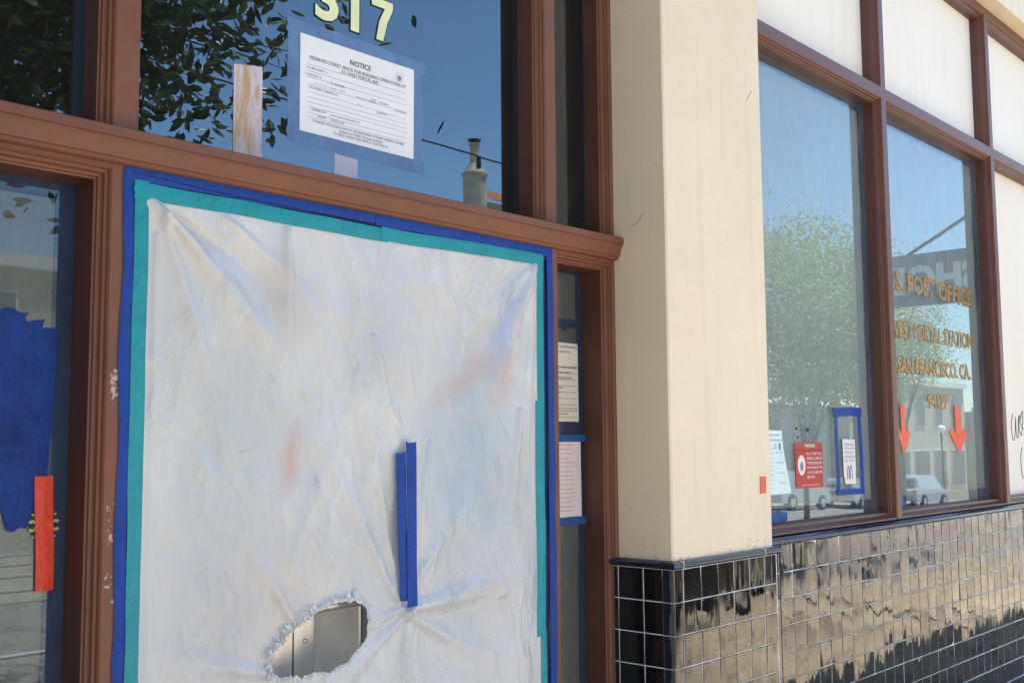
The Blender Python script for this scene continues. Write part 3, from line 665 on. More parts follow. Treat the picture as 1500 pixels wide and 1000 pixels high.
# ------------------------------------------------------------------ plastic sheet with torn hole
HOLE = [(-1.462, 1.022), (-1.458, 1.055), (-1.452, 1.083), (-1.425, 1.098), (-1.408, 1.118), (-1.380, 1.130), (-1.352, 1.146), (-1.335, 1.160), (-1.300, 1.168), (-1.270, 1.181), (-1.235, 1.178), (-1.205, 1.181), (-1.175, 1.163), (-1.160, 1.150), (-1.156, 1.120), (-1.162, 1.098), (-1.160, 1.078), (-1.180, 1.055), (-1.205, 1.040), (-1.235, 1.018), (-1.262, 1.012), (-1.290, 1.000), (-1.330, 1.006), (-1.365, .998), (-1.400, 1.004), (-1.435, 1.008)]
HOLE = [(x + .004 * noise.noise((i * 1.7, 2, 5)), z) for i, (x, z) in enumerate(HOLE)]
# subdivide + roughen the torn outline
H2 = []
for i, p in enumerate(HOLE):
    q = HOLE[(i + 1) % len(HOLE)]
    for k in range(6):
        t = k / 6; j = .0024
        H2.append((p[0] + (q[0] - p[0]) * t + random.uniform(-j, j), p[1] + (q[1] - p[1]) * t + random.uniform(-j, j)))
def inside(x, z, P=H2):
    c = False; n = len(P)
    for i in range(n):
        x1, z1 = P[i]; x2, z2 = P[i - 1]
        if (z1 > z) != (z2 > z) and x < (x2 - x1) * (z - z1) / (z2 - z1) + x1: c = not c
    return c
def ridge(x, z, ax, az, bx, bz, w, h):
    dx, dz = bx - ax, bz - az; L2 = dx * dx + dz * dz; t = ((x - ax) * dx + (z - az) * dz) / L2; tt = min(1, max(0, t)); px, pz = ax + dx * tt, az + dz * tt
    ww = w * (.35 + .9 * tt); d2 = (x - px) ** 2 + (z - pz) ** 2
    return h * math.exp(-d2 / (ww * ww)) * (1 - .85 * max(0, t - .2) if t < 1.2 else .15)
RID = [(-1.82, 2.18, -1.46, 1.85, .035, .020), (-1.80, 2.15, -1.60, 1.60, .03, .010), (-1.43, 2.17, -1.42, 1.70, .030, .012), (-1.78, 2.17, -1.50, 2.02, .02, -.010), (-1.81, 2.1, -1.815, .8, .018, .012), (-1.62, 2.17, -1.3, 1.95, .03, .008),
       (-1.02, 1.13, -1.02, .6, .014, .012), (-1.0, 1.13, -.45, 1.17, .045, .014), (-1.03, 1.14, -1.15, 1.10, .02, .012), (-1.02, 1.16, -.72, 1.45, .03, .009), (-1.05, 1.16, -1.32, 1.62, .03, .010), (-1.04, 1.14, -1.18, 1.75, .022, .009), (-1.02, 1.12, -.60, .92, .03, .008),
       (-.43, 2.18, -.62, 1.80, .035, .016), (-.43, 2.19, -.48, 1.6, .03, .010), (-.43, 2.19, -.85, 1.86, .03, .007), (-.52, 1.7, -.60, 1.2, .03, .010), (-1.4, 1.3, -1.2, 1.75, .03, .006), (-1.4, 1.15, -1.62, 1.45, .03, .008), (-1.46, 1.02, -1.75, 1.10, .03, .006), (-1.3, 1.0, -1.25, .6, .03, .008), (-1.0, 1.13, -1.3, .92, .03, .009),
       (-1.14, 1.9, -1.05, 1.55, .025, .006), (-.95, 2.18, -.80, 1.7, .03, .005), (-.9, 1.6, -.98, 1.2, .02, .006)]
CR = []
rc = random.Random(31)
for k in range(170):
    cx, cz = rc.uniform(-1.8, -.45), rc.uniform(.85, 2.15)
    if k < 70: cx, cz = rc.uniform(-1.75, -1.05), rc.uniform(1.30, 1.85)
    a = R(rc.gauss(-68, 14)); ln = rc.uniform(.04, .22) * (1 if k % 3 else .5)
    if k % 9 == 0: a = R(rc.uniform(-30, 30))
    CR.append((cx, cz, cx + ln * math.cos(a), cz + ln * math.sin(a), rc.uniform(.003, .008), rc.uniform(.0014, .0044) * rc.choice((1, 1, -.6)), rc.random() * 9))
BK = {}
for c in CR:
    for bx in range(int((min(c[0], c[2]) - .06) // .1), int((max(c[0], c[2]) + .06) // .1) + 1):
        for bz in range(int((min(c[1], c[3]) - .06) // .1), int((max(c[1], c[3]) + .06) // .1) + 1): BK.setdefault((bx, bz), []).append(c)
def creases(x, z):
    h = 0
    for (ax, az, bx, bz, w, a, ph) in BK.get((int(x // .1), int(z // .1)), ()):
        wx = x + .012 * noise.noise((x * 14, ph, z * 14)); wz = z + .012 * noise.noise((x * 14, ph + 3, z * 14))
        dx, dz = bx - ax, bz - az; t = ((wx - ax) * dx + (wz - az) * dz) / (dx * dx + dz * dz)
        if -.2 < t < 1.2:
            n_ = ((wx - ax) * -dz + (wz - az) * dx) / math.hypot(dx, dz)
            if abs(n_) < w * 4: h += a * math.exp(-abs(n_) / w * 1.3) * max(0, 1 - (2 * t - 1) ** 2 / 1.96)
    return h
def sheet_y(x, z):
    y = .236
    ee = max(0, min(1, (x + 1.822) / .03, (-.43 - x) / .03, (2.188 - z) / .03)); ee = .15 + .85 * ee
    for r in RID: y -= 1.5 * ee * ridge(x, z, *r)
    env = min(1, (x + 1.83) / .12, (-.43 - x) / .12, (2.19 - z) / .12); env = max(0, env)
    y += env * (.020 * noise.noise((x * 3.2, 5.1, z * 1.6)) + .010 * noise.noise((x * 9, 1.1, z * 3.5)) + .0035 * noise.noise((x * 21 + z * 6, 3.1, z * 9)) + .0010 * noise.noise((x * 55 + z * 20, 7, z * 22)))
    y += env * -.008 * abs(noise.noise((x * 12 + z * 5, 9.3, z * 7))) - env * .0035 * abs(noise.noise((x * 34 + 3 * z, 2.3, z * 17)))
    y -= env * creases(x, z) * 1.6
    return max(.190, min(y, .262))
sheet = empty('plastic_sheet', (-1.13, .235, .05), 'wrinkled white plastic sheet taped over the doorway with a torn hole near the bottom', 'plastic sheet')
mb = MB(); nx, nz = 280, 300; X0, X1, Z0, Z1 = -1.845, -.418, .80, 2.212
keep = {}
hb = (min(p[0] for p in H2) - .01, max(p[0] for p in H2) + .01, min(p[1] for p in H2) - .01, max(p[1] for p in H2) + .01)
def nearest(x, z):
    best = None
    for i in range(len(H2)):
        ax, az = H2[i - 1]; bx, bz = H2[i]; dx, dz = bx - ax, bz - az; t = max(0, min(1, ((x - ax) * dx + (z - az) * dz) / (dx * dx + dz * dz + 1e-12))); px, pz = ax + dx * t, az + dz * t
        d = (x - px) ** 2 + (z - pz) ** 2
        if best is None or d < best[0]: best = (d, px, pz)
    return best
P0 = [[None] * (nx + 1) for _ in range(nz + 1)]; ins = [[False] * (nx + 1) for _ in range(nz + 1)]
for j in range(nz + 1):
    for i in range(nx + 1):
        x = X0 + (X1 - X0) * i / nx; z = Z0 + (Z1 - Z0) * j / nz
        P0[j][i] = [x, z]
        if hb[0] < x < hb[1] and hb[2] < z < hb[3]: ins[j][i] = inside(x, z)
faces = []
for j in range(nz):
    for i in range(nx):
        c = ins[j][i] + ins[j][i + 1] + ins[j + 1][i] + ins[j + 1][i + 1]
        if c < 4: faces.append((j, i))
for j in range(nz + 1):
    for i in range(nx + 1):
        if ins[j][i]: _, px, pz = nearest(*P0[j][i]); P0[j][i] = [px, pz]
for j in range(nz + 1):
    for i in range(nx + 1):
        x, z = P0[j][i]; y = sheet_y(x, z)
        if hb[0] - .03 < x < hb[1] + .03 and hb[2] - .03 < z < hb[3] + .03:
            d = math.sqrt(nearest(x, z)[0]) if not ins[j][i] else 0
            y -= .006 * math.exp(-d / .006) + .002 * math.exp(-d / .012) * noise.noise((x * 120, 1, z * 120))
        mb.v.append((x, y, z))
for j, i in faces: q = j * (nx + 1) + i; mb.f.append((q, q + 1, q + nx + 2, q + nx + 1))
# lower part down to the threshold, outside the picture
n0 = len(mb.v)
for j in range(13):
    for i in range(nx + 1): x = X0 + (X1 - X0) * i / nx; z = Z0 - .06 * j - .001 * 0; mb.v.append((x, sheet_y(x, z) if j else mb.v[i][1], z))
for j in range(12):
    for i in range(nx): q = n0 + j * (nx + 1) + i; mb.f.append((q, q + nx + 1, q + nx + 2, q + 1))
mb.build('sheet', 'sheet', sheet, smooth=True)
# frayed torn rim: curled flaps and threads of plastic
mb = MB(); rnd = random.Random(4)
for i in range(len(H2)):
    x, z = H2[i]; cx, cz = -1.30, 1.09; dx, dz = x - cx, z - cz; l = math.hypot(dx, dz); dx, dz = dx / l, dz / l
    left = x < -1.33 or z > 1.14
    for k in range(2 if left else 1):
        w = rnd.uniform(.0005, .0030) if rnd.random() < .85 else rnd.uniform(.005, .009); ln = rnd.uniform(.004, .034 if left else .014); y0 = sheet_y(x, z) - .012; tx_, tz_ = -dz, dx
        a = rnd.uniform(-.9, .9); ox, oz = dx * math.cos(a) - dz * math.sin(a), dx * math.sin(a) + dz * math.cos(a)
        p = [Vector((x + tx_ * w * s, y0 + rnd.uniform(-.002, .002), z + tz_ * w * s)) for s in (-1, 1)]
        m1 = [q + Vector((ox * ln * .5, -rnd.uniform(.000, .006), oz * ln * .5)) for q in p]; e1 = Vector((x + ox * ln, y0 + rnd.uniform(-.006, .006), z + oz * ln))
        mb.add([p[0], p[1], m1[1], m1[0], e1], [(0, 1, 2, 3), (3, 2, 4)])
mb.build('torn_edge', 'sheet', sheet)

# ------------------------------------------------------------------ tapes around the sheet
G1 = 'blue masking tape strips around the plastic sheet'; G2 = 'teal tape strips around the plastic sheet'
def tp(a, b, w, y, mat, label, grp, sd=0, **k): return tag(strip('masking_tape', a, b, w, y, mat, seed=sd, **k), label, 'tape', grp)
tp((-1.8745, .5), (-1.8765, 2.245), .030, .2372, 'blue', 'long blue tape strip running down the left edge of the plastic sheet', G1, 1, wob=.0032)
tp((-1.885, 2.240), (-1.10, 2.243), .032, .2362, 'blue', 'blue tape strip along the top edge of the sheet, left piece with a dark fold', G1, 2, wob=.0032)
tp((-1.12, 2.242), (-.345, 2.240), .034, .2345, 'blue', 'blue tape strip along the top edge of the sheet, right piece overlapping', G1, 3, wob=.0032)
tp((-1.87, 2.226), (-.36, 2.222), .022, .2385, 'navy', 'darker blue strip painting the shaded lower half of the top blue tape', G1, 4, wob=.003, bulge=.001)
tp((-.352, .5), (-.350, 2.225), .030, .2352, 'blue', 'long bright blue tape strip down the right edge of the sheet', G1, 5, wob=.0032)
tp((-.380, .5), (-.376, 2.22), .034, .243, 'navy', 'shaded dark blue tape strip set back along the right edge of the sheet', G1, 6, wob=.0032)
tp((-1.842, .5), (-1.846, 2.222), .040, .2355, 'teal', 'long teal tape strip down the left side of the sheet', G2, 7, w2=.036)
tp((-1.864, 2.203), (-1.08, 2.200), .040, .2335, 'teal', 'teal tape strip across the top of the sheet, left piece', G2, 8)
tp((-1.10, 2.203), (-.395, 2.208), .038, .2325, 'teal', 'teal tape strip across the top of the sheet, right piece with a crease', G2, 9)
tp((-.407, 1.72), (-.406, 2.222), .034, .2345, 'teal', 'teal tape strip down the right side of the sheet, narrow upper piece', G2, 10)
tp((-.415, .98), (-.412, 1.735), .042, .2335, 'teal', 'teal tape strip down the right side of the sheet, wide middle piece', G2, 11)
tp((-.405, .5), (-.405, .99), .030, .2345, 'teal', 'teal tape strip down the right side of the sheet, lowest piece', G2, 12)
# crease on top blue tape
mb = MB(); mb.tube([(-1.870, .2355, 2.243), (-1.6, .2350, 2.231), (-1.35, .2352, 2.228), (-1.10, .2352, 2.226)], .0012, 5); o = mb.build('tape_fold', 'navy'); tag(o, 'thin dark fold line along the top blue tape', 'tape fold')
def ytape(x0, x1): return min(sheet_y(x0 + (x1 - x0) * i / 9, z / 60) for i in range(10) for z in range(68, 98)) - .001
G3 = 'blue tape strips stuck on the plastic sheet'
yv = ytape(-1.085, -.985)
tp((-1.054, 1.569), (-1.042, 1.165), .034, yv + .001, 'blue', 'shorter left one of the two blue tape strips stuck vertically on the sheet', G3, 21, rag=.008, wob=.003)
tp((-1.018, 1.601), (-1.012, 1.146), .038, yv - .002, 'blue', 'longer right one of the two blue tape strips stuck vertically on the sheet', G3, 22, rag=.006, wob=.0032)

# ------------------------------------------------------------------ left sidelight
film_sheet('masking_film', -2.20, -1.994, .3, 2.18, GL + .006, 'film_s', 'grey film inside the narrow pane left of the doorway', .003, 12, 50)
def sl(a, b, w, label, grp='dark blue tape borders inside the sidelight panes'): tag(strip('blue_tape', a, b, w, GL + .003, 'navyin', rag=.002, wob=.001), label, 'tape', grp)
sl((-1.973, .27), (-1.968, 2.23), .05, 'dark blue tape inside the right edge of the left sidelight pane'); sl((-2.2, 2.207), (-1.95, 2.207), .034, 'dark blue tape inside the top edge of the left sidelight pane')
tag(poly('torn_blue_tape', [(-2.20, 1.895), (-2.116, 1.899), (-2.105, 1.912), (-2.085, 1.913), (-2.072, 1.904), (-2.050, 1.904), (-2.058, 1.893), (-2.054, 1.884), (-2.035, 1.889), (-2.012, 1.892), (-2.018, 1.872), (-2.0, 1.874), (-1.981, 1.873), (-1.983, 1.78), (-1.986, 1.684), (-1.992, 1.60), (-1.996, 1.53), (-2.02, 1.50), (-2.028, 1.43), (-2.04, 1.415), (-2.055, 1.418), (-2.07, 1.409), (-2.085, 1.413), (-2.092, 1.44), (-2.10, 1.467), (-2.20, 1.46)], GL - .003, 'bluetorn', bend=.003), 'large torn blue patch of overlapping masking tape on the left sidelight pane', 'tape')
rt = tag(strip('red_tape', (-2.004, 1.531), (-1.996, 1.274), .042, GL - .006, 'red', rag=.002, bulge=.003), 'vertical red orange tape strip over the torn blue tape on the left pane', 'tape')
st = [(-2.0 + (.037 if k % 2 else .028) * math.cos(t), 1.42 + (.044 if k % 2 else .034) * math.sin(t)) for k, t in enumerate([k * math.pi / 14 for k in range(28)])]
e = empty('round_seal', (-2.0, GL - .003, 1.42), 'small yellow and black scalloped seal mostly hidden under the red tape', 'sticker')
poly('yellow_disc', st, GL - .0036, 'yellow', e)
for k in range(10):
    t = k * math.pi / 5; x, z = -2.0 + .026 * math.cos(t), 1.42 + .031 * math.sin(t); poly('black_dot', [(x + .006 * math.cos(a), z + .007 * math.sin(a)) for a in [j * math.pi / 4 for j in range(8)]], GL - .0042, 'ink', e)

# ------------------------------------------------------------------ right sidelight
film_sheet('masking_film', -.30, -.052, .3, 2.212, GL + .006, 'film_s', 'grey film inside the narrow pane right of the doorway', .003, 12, 50)
sl((-.030, .27), (-.030, 2.235), .046, 'dark blue tape inside the right edge of the right sidelight pane'); sl((-.30, 2.224), (-.02, 2.222), .026, 'dark blue tape inside the top edge of the right sidelight pane')
tag(poly('blue_tape', [(-.30, 2.045), (-.05, 2.042), (-.02, 2.05), (-.02, 1.955), (-.30, 1.955)], GL + .002, 'navyin'), 'wide dark blue band of tape above the typed notice in the right sidelight', 'tape')
tag(poly('paper_scrap', [(-.30, 2.005), (-.14, 2.008), (-.128, 1.995), (-.10, 2.012), (-.06, 2.013), (-.056, 1.962), (-.05, 1.956), (-.30, 1.955)], GL + .001, 'film_s'), 'torn grey scrap left on the dark blue band above the typed notice', 'paper scrap')
tag(poly('blue_tape', [(-.30, 1.675), (-.02, 1.673), (-.02, 1.62), (-.30, 1.62)], GL + .0025, 'navyin'), 'dark blue band of tape between the two papers in the right sidelight', 'tape')
e = empty('typed_notice', (-.16, GL - .003, 1.67), 'typed cream notice with black lines, upper one of two papers in the right sidelight', 'notice')
poly('sheet', [(-.265, 1.957), (-.053, 1.955), (-.051, 1.674), (-.265, 1.674)], GL - .0025, 'paper2', e)
tx = []; zz = 1.938
for k, s_ in enumerate(("DEPARTMENT OF BUILDING", "INSPECTION NOTICE", "JOB CARD", "", "THE WORK AT THIS ADDRESS", "INSPECTION RECORD", "DATE AND SIGNATURE", "", "ROUGH FRAME", "ELECTRICAL", "PLUMBING", "FINAL", "KEEP POSTED ON THE JOB", "UNTIL COMPLETED")):
    zz = 1.938 - k * .0185
    if s_: tx.append(text('l', s_, -.25, zz, min(.19, .0078 * len(s_) + .02), .0065, GL - .0045, 'ink', e))
mb = MB()
for k in range(9): z = 1.868 - k * .0225; mb.quad((-.255, GL - .0042, z), (-.06, GL - .0042, z), (-.06, GL - .0042, z + .0012), (-.255, GL - .0042, z + .0012))
tx.append(mb.build('r', 'ink', e)); join('printed_text', tx, e)
e = empty('pink_form', (-.15, GL - .003, 1.33), 'pale form with faint red print, lower one of two papers in the right sidelight', 'form')
poly('sheet', [(-.255, 1.603), (-.043, 1.602), (-.041, 1.330), (-.255, 1.337)], GL - .0025, 'paper3', e)
tx = []
for k in range(16): tx.append(text('l', random.choice(['permit application', 'san francisco', 'approved work', 'owner contractor', 'valuation']), -.245 + .02 * (k % 3), 1.588 - k * .0155, .12 + .05 * random.random(), .006, GL - .0045, 'inkr', e))
join('printed_text', tx, e)
G4 = 'short blue tapes holding the pale form'
tag(strip('blue_tape', (-.27, 1.614), (-.018, 1.613), .026, GL - .005, 'bluein', rag=.003), 'short blue tape across the top of the pale form in the right sidelight', 'tape', G4)
tag(strip('blue_tape', (-.27, 1.322), (-.020, 1.320), .028, GL - .005, 'bluein', rag=.003), 'short blue tape across the bottom of the pale form in the right sidelight', 'tape', G4)

# ------------------------------------------------------------------ transom panes
def tt(a, b, w, label): tag(strip('dark_blue_tape', a, b, w, GU + .003, 'navyin', rag=.002), label, 'tape', 'dark blue tape inside the transom panes')
tt((-.392, 2.35), (-.392, 3.5), .026, 'dark blue tape inside the right edge of the wide transom pane')
tt((-.022, 2.35), (-.022, 3.5), .022, 'dark blue tape inside the right edge of the small right transom pane')
tt((-1.957, 2.35), (-1.957, 3.5), .024, 'dark blue tape inside the right edge of the left transom pane')
nt_ = empty('street_notice', (-1.095, GU - .003, 2.485), 'white parking notice headed NOTICE framed with clear blue tape on the wide transom pane', 'notice')
NX0, NX1, NZ0, NZ1 = -1.313, -.878, 2.484, 2.768; yn = GU - .0022
poly('sheet', [(NX0, NZ0), (NX1, NZ0 - .002), (NX1 + .001, NZ1), (NX0, NZ1)], yn, 'paper', nt_)
U = lambda u: NX0 + (NX1 - NX0) * u
V = lambda v: NZ1 - (NZ1 - NZ0) * v
def nl(s_, u0, u1, v, h, mat='inkn', off=0): return text('l', s_, U(u0), V(v) - h / 2, (u1 - u0) * (NX1 - NX0), h, yn - .0012, mat, nt_, offset=off)
tx = [nl('NOTICE', .415, .60, .145, .0165, 'inkn', .02), nl('RESERVED STREET SPACE FOR BUILDING OPERATIONS AT', .075, .925, .225, .0105, 'inkn', .005), nl('311 WEST PORTAL AVE', .34, .665, .275, .0105, 'inkn', .005),
      nl('SECURED PERMIT  #', .05, .22, .335, .0065, 'inkn'), nl('INSPECTION  #', .05, .17, .405, .0065, 'inkn'), nl('21-IE-02780', .25, .365, .432, .0065, 'inkn'), nl('JULY 20, 2021 - 7:00AM - 5:00PM', .11, .37, .485, .0055, 'inkg'),
      nl('NO STREET PARKING AT', .075, .315, .535, .0068, 'inkn'), nl('DATE', .60, .645, .475, .006, 'inkn'), nl('SATURDAY', .675, .76, .485, .006, 'inkn'), nl('MONDAY TO FRIDAY', .47, .65, .50, .0055, 'inkg'), nl('11:59 (DUSK)', .815, .925, .525, .006, 'inkn'), nl('TO', .485, .505, .575, .006), nl('HOURS ONLY', .65, .745, .60, .006),
      nl('CONTRACTOR', .09, .21, .755, .0068, 'inkn'), nl('Environmental Remodels, Inc', .25, .50, .765, .0068, 'inkn'), nl('PHONE', .145, .21, .815, .0065, 'inkn'), nl('415-555-0100', .25, .365, .818, .0062, 'inkn'),
      nl('TO REPORT VIOLATIONS CONTACT THE DEPARTMENT OF PUBLIC WORKS AT 554-5810', .10, .905, .872, .0072, 'inkn'), nl('BUREAU OF STREET USE AND MAPPING', .325, .705, .912, .0068, 'inkn'), nl('OF PUBLIC WORKS CODE ARTICLE 15 SECTION 724', .275, .755, .947, .0068, 'inkn')]
join('printed_text', tx, nt_)
mb = MB()
for v in (.30, .37, .43, .51, .585, .64, .69, .735, .80, .845): mb.quad((U(.06), yn - .001, V(v)), (U(.93), yn - .001, V(v)), (U(.93), yn - .001, V(v) + .0009), (U(.06), yn - .001, V(v) + .0009))
mb.build('ruled_line', 'inkg', nt_)
mb = MB(); cx, cz = U(.862), V(.14)
for r0, r1 in ((.0135, .0145),):
    for k in range(32):
        a, b = 2 * math.pi * k / 32, 2 * math.pi * (k + 1) / 32; mb.quad(*[(cx + r * math.cos(t), yn - .0012, cz + r * math.sin(t)) for r, t in ((r0, a), (r1, a), (r1, b), (r0, b))])
mb.build('seal_ring', 'inkg', nt_)
poly('seal_emblem', [(cx + .010 * math.cos(t) * (1 if k % 2 else .6), cz - .002 + .009 * math.sin(t) * (1 if k % 3 else .55)) for k, t in enumerate([k * math.pi / 9 for k in range(18)])], yn - .0012, 'inkg', nt_)
G5 = 'clear blue tapes framing the notice'
for a, b, w, nm, k in (((-1.352, 2.785), (-.838, 2.783), .042, 'top', 1), ((-1.350, 2.468), (-.836, 2.462), .042, 'bottom', 2), ((-1.332, 2.46), (-1.332, 2.79), .045, 'left', 3), ((-.862, 2.455), (-.860, 2.79), .045, 'right', 4)):
    tag(strip('clear_blue_tape', a, b, w, GU - .0012 + .0003 * k, 'bluecl', rag=.010, wob=.003, bulge=.0008, seed=k), 'pale blue see-through tape along the %s edge of the white notice' % nm, 'tape', G5)
# yellowed strips of paper behind the glass
tag(poly('paper_strip', [(-1.529, 2.35), (-1.438, 2.35), (-1.439, 2.634), (-1.48, 2.629), (-1.529, 2.621)], GU - .0015, 'residue', bend=.002), 'yellow stained upright paper strip left of the notice on the transom pane', 'paper strip', 'paper strips on the transom pane')
tag(poly('paper_strip', [(-1.186, 2.35), (-1.100, 2.35), (-1.100, 2.437), (-1.186, 2.441)], GU - .0005, 'lilac'), 'pale stub of paper strip just below the notice on the transom pane', 'paper strip', 'paper strips on the transom pane')
# house number
for ch, x, w, z in (('3', -1.262, .085, 2.828), ('1', -1.132, .034, 2.826), ('7', -1.050, .085, 2.826)):
    e = empty('house_number', (x + w / 2, GU - .002, z), 'pale yellow number %s with black outline at the top of the wide transom pane' % ch, 'number', 'house number digits')
    if ch == '1':
        poly('outline', [(x - .003, z - .004), (x + w + .003, z - .004), (x + w + .003, z + .134), (x + .004, z + .134), (x - .02, z + .112), (x - .003, z + .108)], GU - .0022, 'ink', e, th=.0003)
        poly('digit', [(x + .001, z), (x + w - .001, z), (x + w - .001, z + .13), (x + .007, z + .13), (x - .013, z + .112), (x + .001, z + .108)], GU - .0028, 'numfill', e, th=.0003)
    elif ch == '7':
        A = [(x, z + .130), (x + w, z + .130), (x + w, z + .108), (x + .062, z + .06), (x + .046, z), (x + .018, z), (x + .030, z + .06), (x + .052, z + .104), (x, z + .104)]
        c = (x + .045, z + .08); poly('digit', A, GU - .0028, 'numfill', e, th=.0003)
        B = []
        for i in range(len(A)):
            a, b, c2 = Vector(A[i - 1]), Vector(A[i]), Vector(A[(i + 1) % len(A)]); n0 = Vector((-(b - a).y, (b - a).x)).normalized(); n1 = Vector((-(c2 - b).y, (c2 - b).x)).normalized(); m = (n0 + n1).normalized(); B.append(tuple(b + m * .0035 / max(.4, m.dot(n0))))
        poly('outline', B, GU - .0022, 'ink', e, th=.0003)
    else:
        text('outline', ch, x - .004, z - .004, w + .008, .138, GU - .0022, 'ink', e, offset=.045)
        text('digit', ch, x, z, w, .13, GU - .0028, 'numfill', e, offset=.035)
# cobwebs and leaf litter in the corners
rnd = random.Random(11)
for cx, cz, lab in ((-1.985, 2.36, 'dusty cobweb litter in the lower right corner of the left transom pane'), (-.415, 2.352, 'dusty leaf litter in the lower right corner of the wide transom pane'), (-.06, 2.35, 'dusty leaf litter in the corner beside the pillar on the transom rail')):
    mb = MB()
    for k in range(34):
        x = cx + rnd.gauss(0, .022); z = cz - .012 + abs(rnd.gauss(0, .010)); y = GU - .015 - rnd.random() * .03
        p = [(x, y, z)]; a = rnd.uniform(0, 6.28)
        for j in range(4): a += rnd.uniform(-.9, .9); p.append((p[-1][0] + .008 * math.cos(a), y + .003 * rnd.uniform(-1, 1), max(2.3425, p[-1][2] + .006 * math.sin(a))))
        mb.tube(p, rnd.uniform(.0003, .0011), 3)
    o = mb.build('cobweb', 'debris'); tag(o, lab, 'cobweb', kind=None)
# hairline cracks in the stucco
def crack(pts, ax, v, r, label):
    mb = MB(); mb.tube([((v, a, z) if ax == 'x' else (a, v, z)) for a, z in pts], r, 4); o = mb.build('crack', 'felt'); tag(o, label, 'crack')
crack([(.105, 2.408), (.118, 2.400), (.124, 2.388), (.136, 2.383), (.142, 2.374), (.158, 2.371)], 'x', .0146, .0009, 'short dark hairline crack on the shaded side of the pillar')
crack([(.632, 2.985), (.622, 2.968), (.612, 2.962), (.604, 2.946), (.592, 2.935)], 'y', .0116, .0008, 'fine hairline crack high on the front of the pillar near its right edge')

# ------------------------------------------------------------------ the street behind (seen mirrored in panes and tiles)
def tree(x, y, base, trunk_h, crown, nleaf, leaf, mat, label, seed, gap=0.0, nb=9, group='street trees'):
    rnd = random.Random(seed); t = empty('street_tree', (x, y, base), label, 'tree', group)
    cx, cy, cz, rx, ry, rz = crown; mb = MB(); ends = []
    top = Vector((x + .1, y, base + trunk_h)); mb.tube([(x, y, base), (x + .03, y + .02, base + trunk_h * .5), top], .11 if rx > 2 else .055, 8, .07 if rx > 2 else .04)
    for k in range(nb):
        a = 2 * math.pi * k / nb + rnd.random(); el = rnd.uniform(.15, 1.2); d = Vector((math.cos(a) * math.cos(el) * rx, math.sin(a) * math.cos(el) * ry, math.sin(el) * rz)) * rnd.uniform(.7, .95)
        end = Vector((cx, cy, cz)) + d * rnd.uniform(.7, 1) - Vector((0, 0, rz * .3)); mid = top.lerp(end, .5) + Vector((rnd.gauss(0, .12), rnd.gauss(0, .12), .15))
        mb.tube([top - Vector((0, 0, .1)), top.lerp(mid, .5) + Vector((0, 0, .05)), mid, mid.lerp(end, .6), end], .045 if rx > 2 else .022, 6, .006); ends += [mid, mid.lerp(end, .5), end]
        for q in range(5):
            s = mid.lerp(end, rnd.random()); e2 = s + Vector((rnd.gauss(0, .45) * rx, rnd.gauss(0, .45) * ry, rnd.gauss(0, .35) * rz)) * .6; mb.tube([s, s.lerp(e2, .5) + Vector((0, 0, .05)), e2], .014, 4, .003); ends += [e2, s.lerp(e2, .6)]
    mb.build('trunk', 'bark', t)
    mb = MB(); clumps = []
    while len(clumps) < max(30, nleaf // 45):
        p = Vector((rnd.uniform(-1, 1), rnd.uniform(-1, 1), rnd.uniform(-1, 1))); l = p.length
        if l > 1 or l < .35: continue
        q = Vector((cx + p.x * rx, cy + p.y * ry, cz + p.z * rz))
        if noise.noise(q * 1.3) < gap - .25: continue
        clumps.append(q)
    clumps += [e_ for e_ in ends]
    cs = leaf * 3.2
    for k in range(nleaf):
        c = rnd.choice(clumps); p = c + Vector((rnd.gauss(0, cs), rnd.gauss(0, cs), rnd.gauss(0, cs * .8)))
        d = Vector((rnd.gauss(0, 1), rnd.gauss(0, 1), rnd.gauss(-.35, .7))).normalized(); s = d.cross(Vector((rnd.gauss(0, 1), rnd.gauss(0, 1), rnd.gauss(0, 1)))).normalized(); u = d.cross(s)
        l = leaf * rnd.uniform(.7, 1.25); w = l * .22
        n = len(mb.v); mid = p + d * l * .5 - u * w * .35
        mb.v += [tuple(p), tuple(p + d * l * .35 + s * w), tuple(p + d * l * .72 + s * w * .8), tuple(p + d * l), tuple(p + d * l * .72 - s * w * .8), tuple(p + d * l * .35 - s * w), tuple(mid)]
        mb.f += [(n, n + 1, n + 2, n + 6), (n + 6, n + 2, n + 3), (n, n + 6, n + 4, n + 5), (n + 6, n + 3, n + 4)]
    mb.build('crown', mat, t); return t
tree(-.75, -4.3, 0, 2.9, (-.95, -4.2, 5.10, 2.35, 1.5, 1.45), 20000, .125, 'leaf_d', 'dark broad-leaved street tree near the entrance, mirrored in the left transom panes', 21, .05, 13)
tree(12.0, -5.2, gz(12), 1.6, (12.1, -5.0, 3.45, 1.65, 1.2, 1.55), 32000, .066, 'leaf_l', 'light green street tree mirrored in the left post office pane', 22, .05, 12)
tree(16.5, -5.6, gz(16.5), 2.0, (16.2, -5.6, 3.4, 1.15, 1.1, 1.35), 14000, .052, 'leaf_l', 'smaller light green tree mirrored beside the gold lettering', 23, .12, 10)
tree(5.3, -3.3, 0, 2.0, (5.1, -3.0, 3.3, .95, .9, .85), 7000, .06, 'leaf_l', 'young street tree whose trunk and shade are mirrored in the black tiles', 24, .1, 9)
tree(-6.4, -4.0, 0, 1.9, (-6.2, -3.9, 3.9, 1.9, 1.5, 1.9), 9000, .13, 'leaf_d', 'dense dark tree added out of view at the left kerb to shade the pillar', 25, .0, 10)  # light blocker added out of view to darken the pillar side
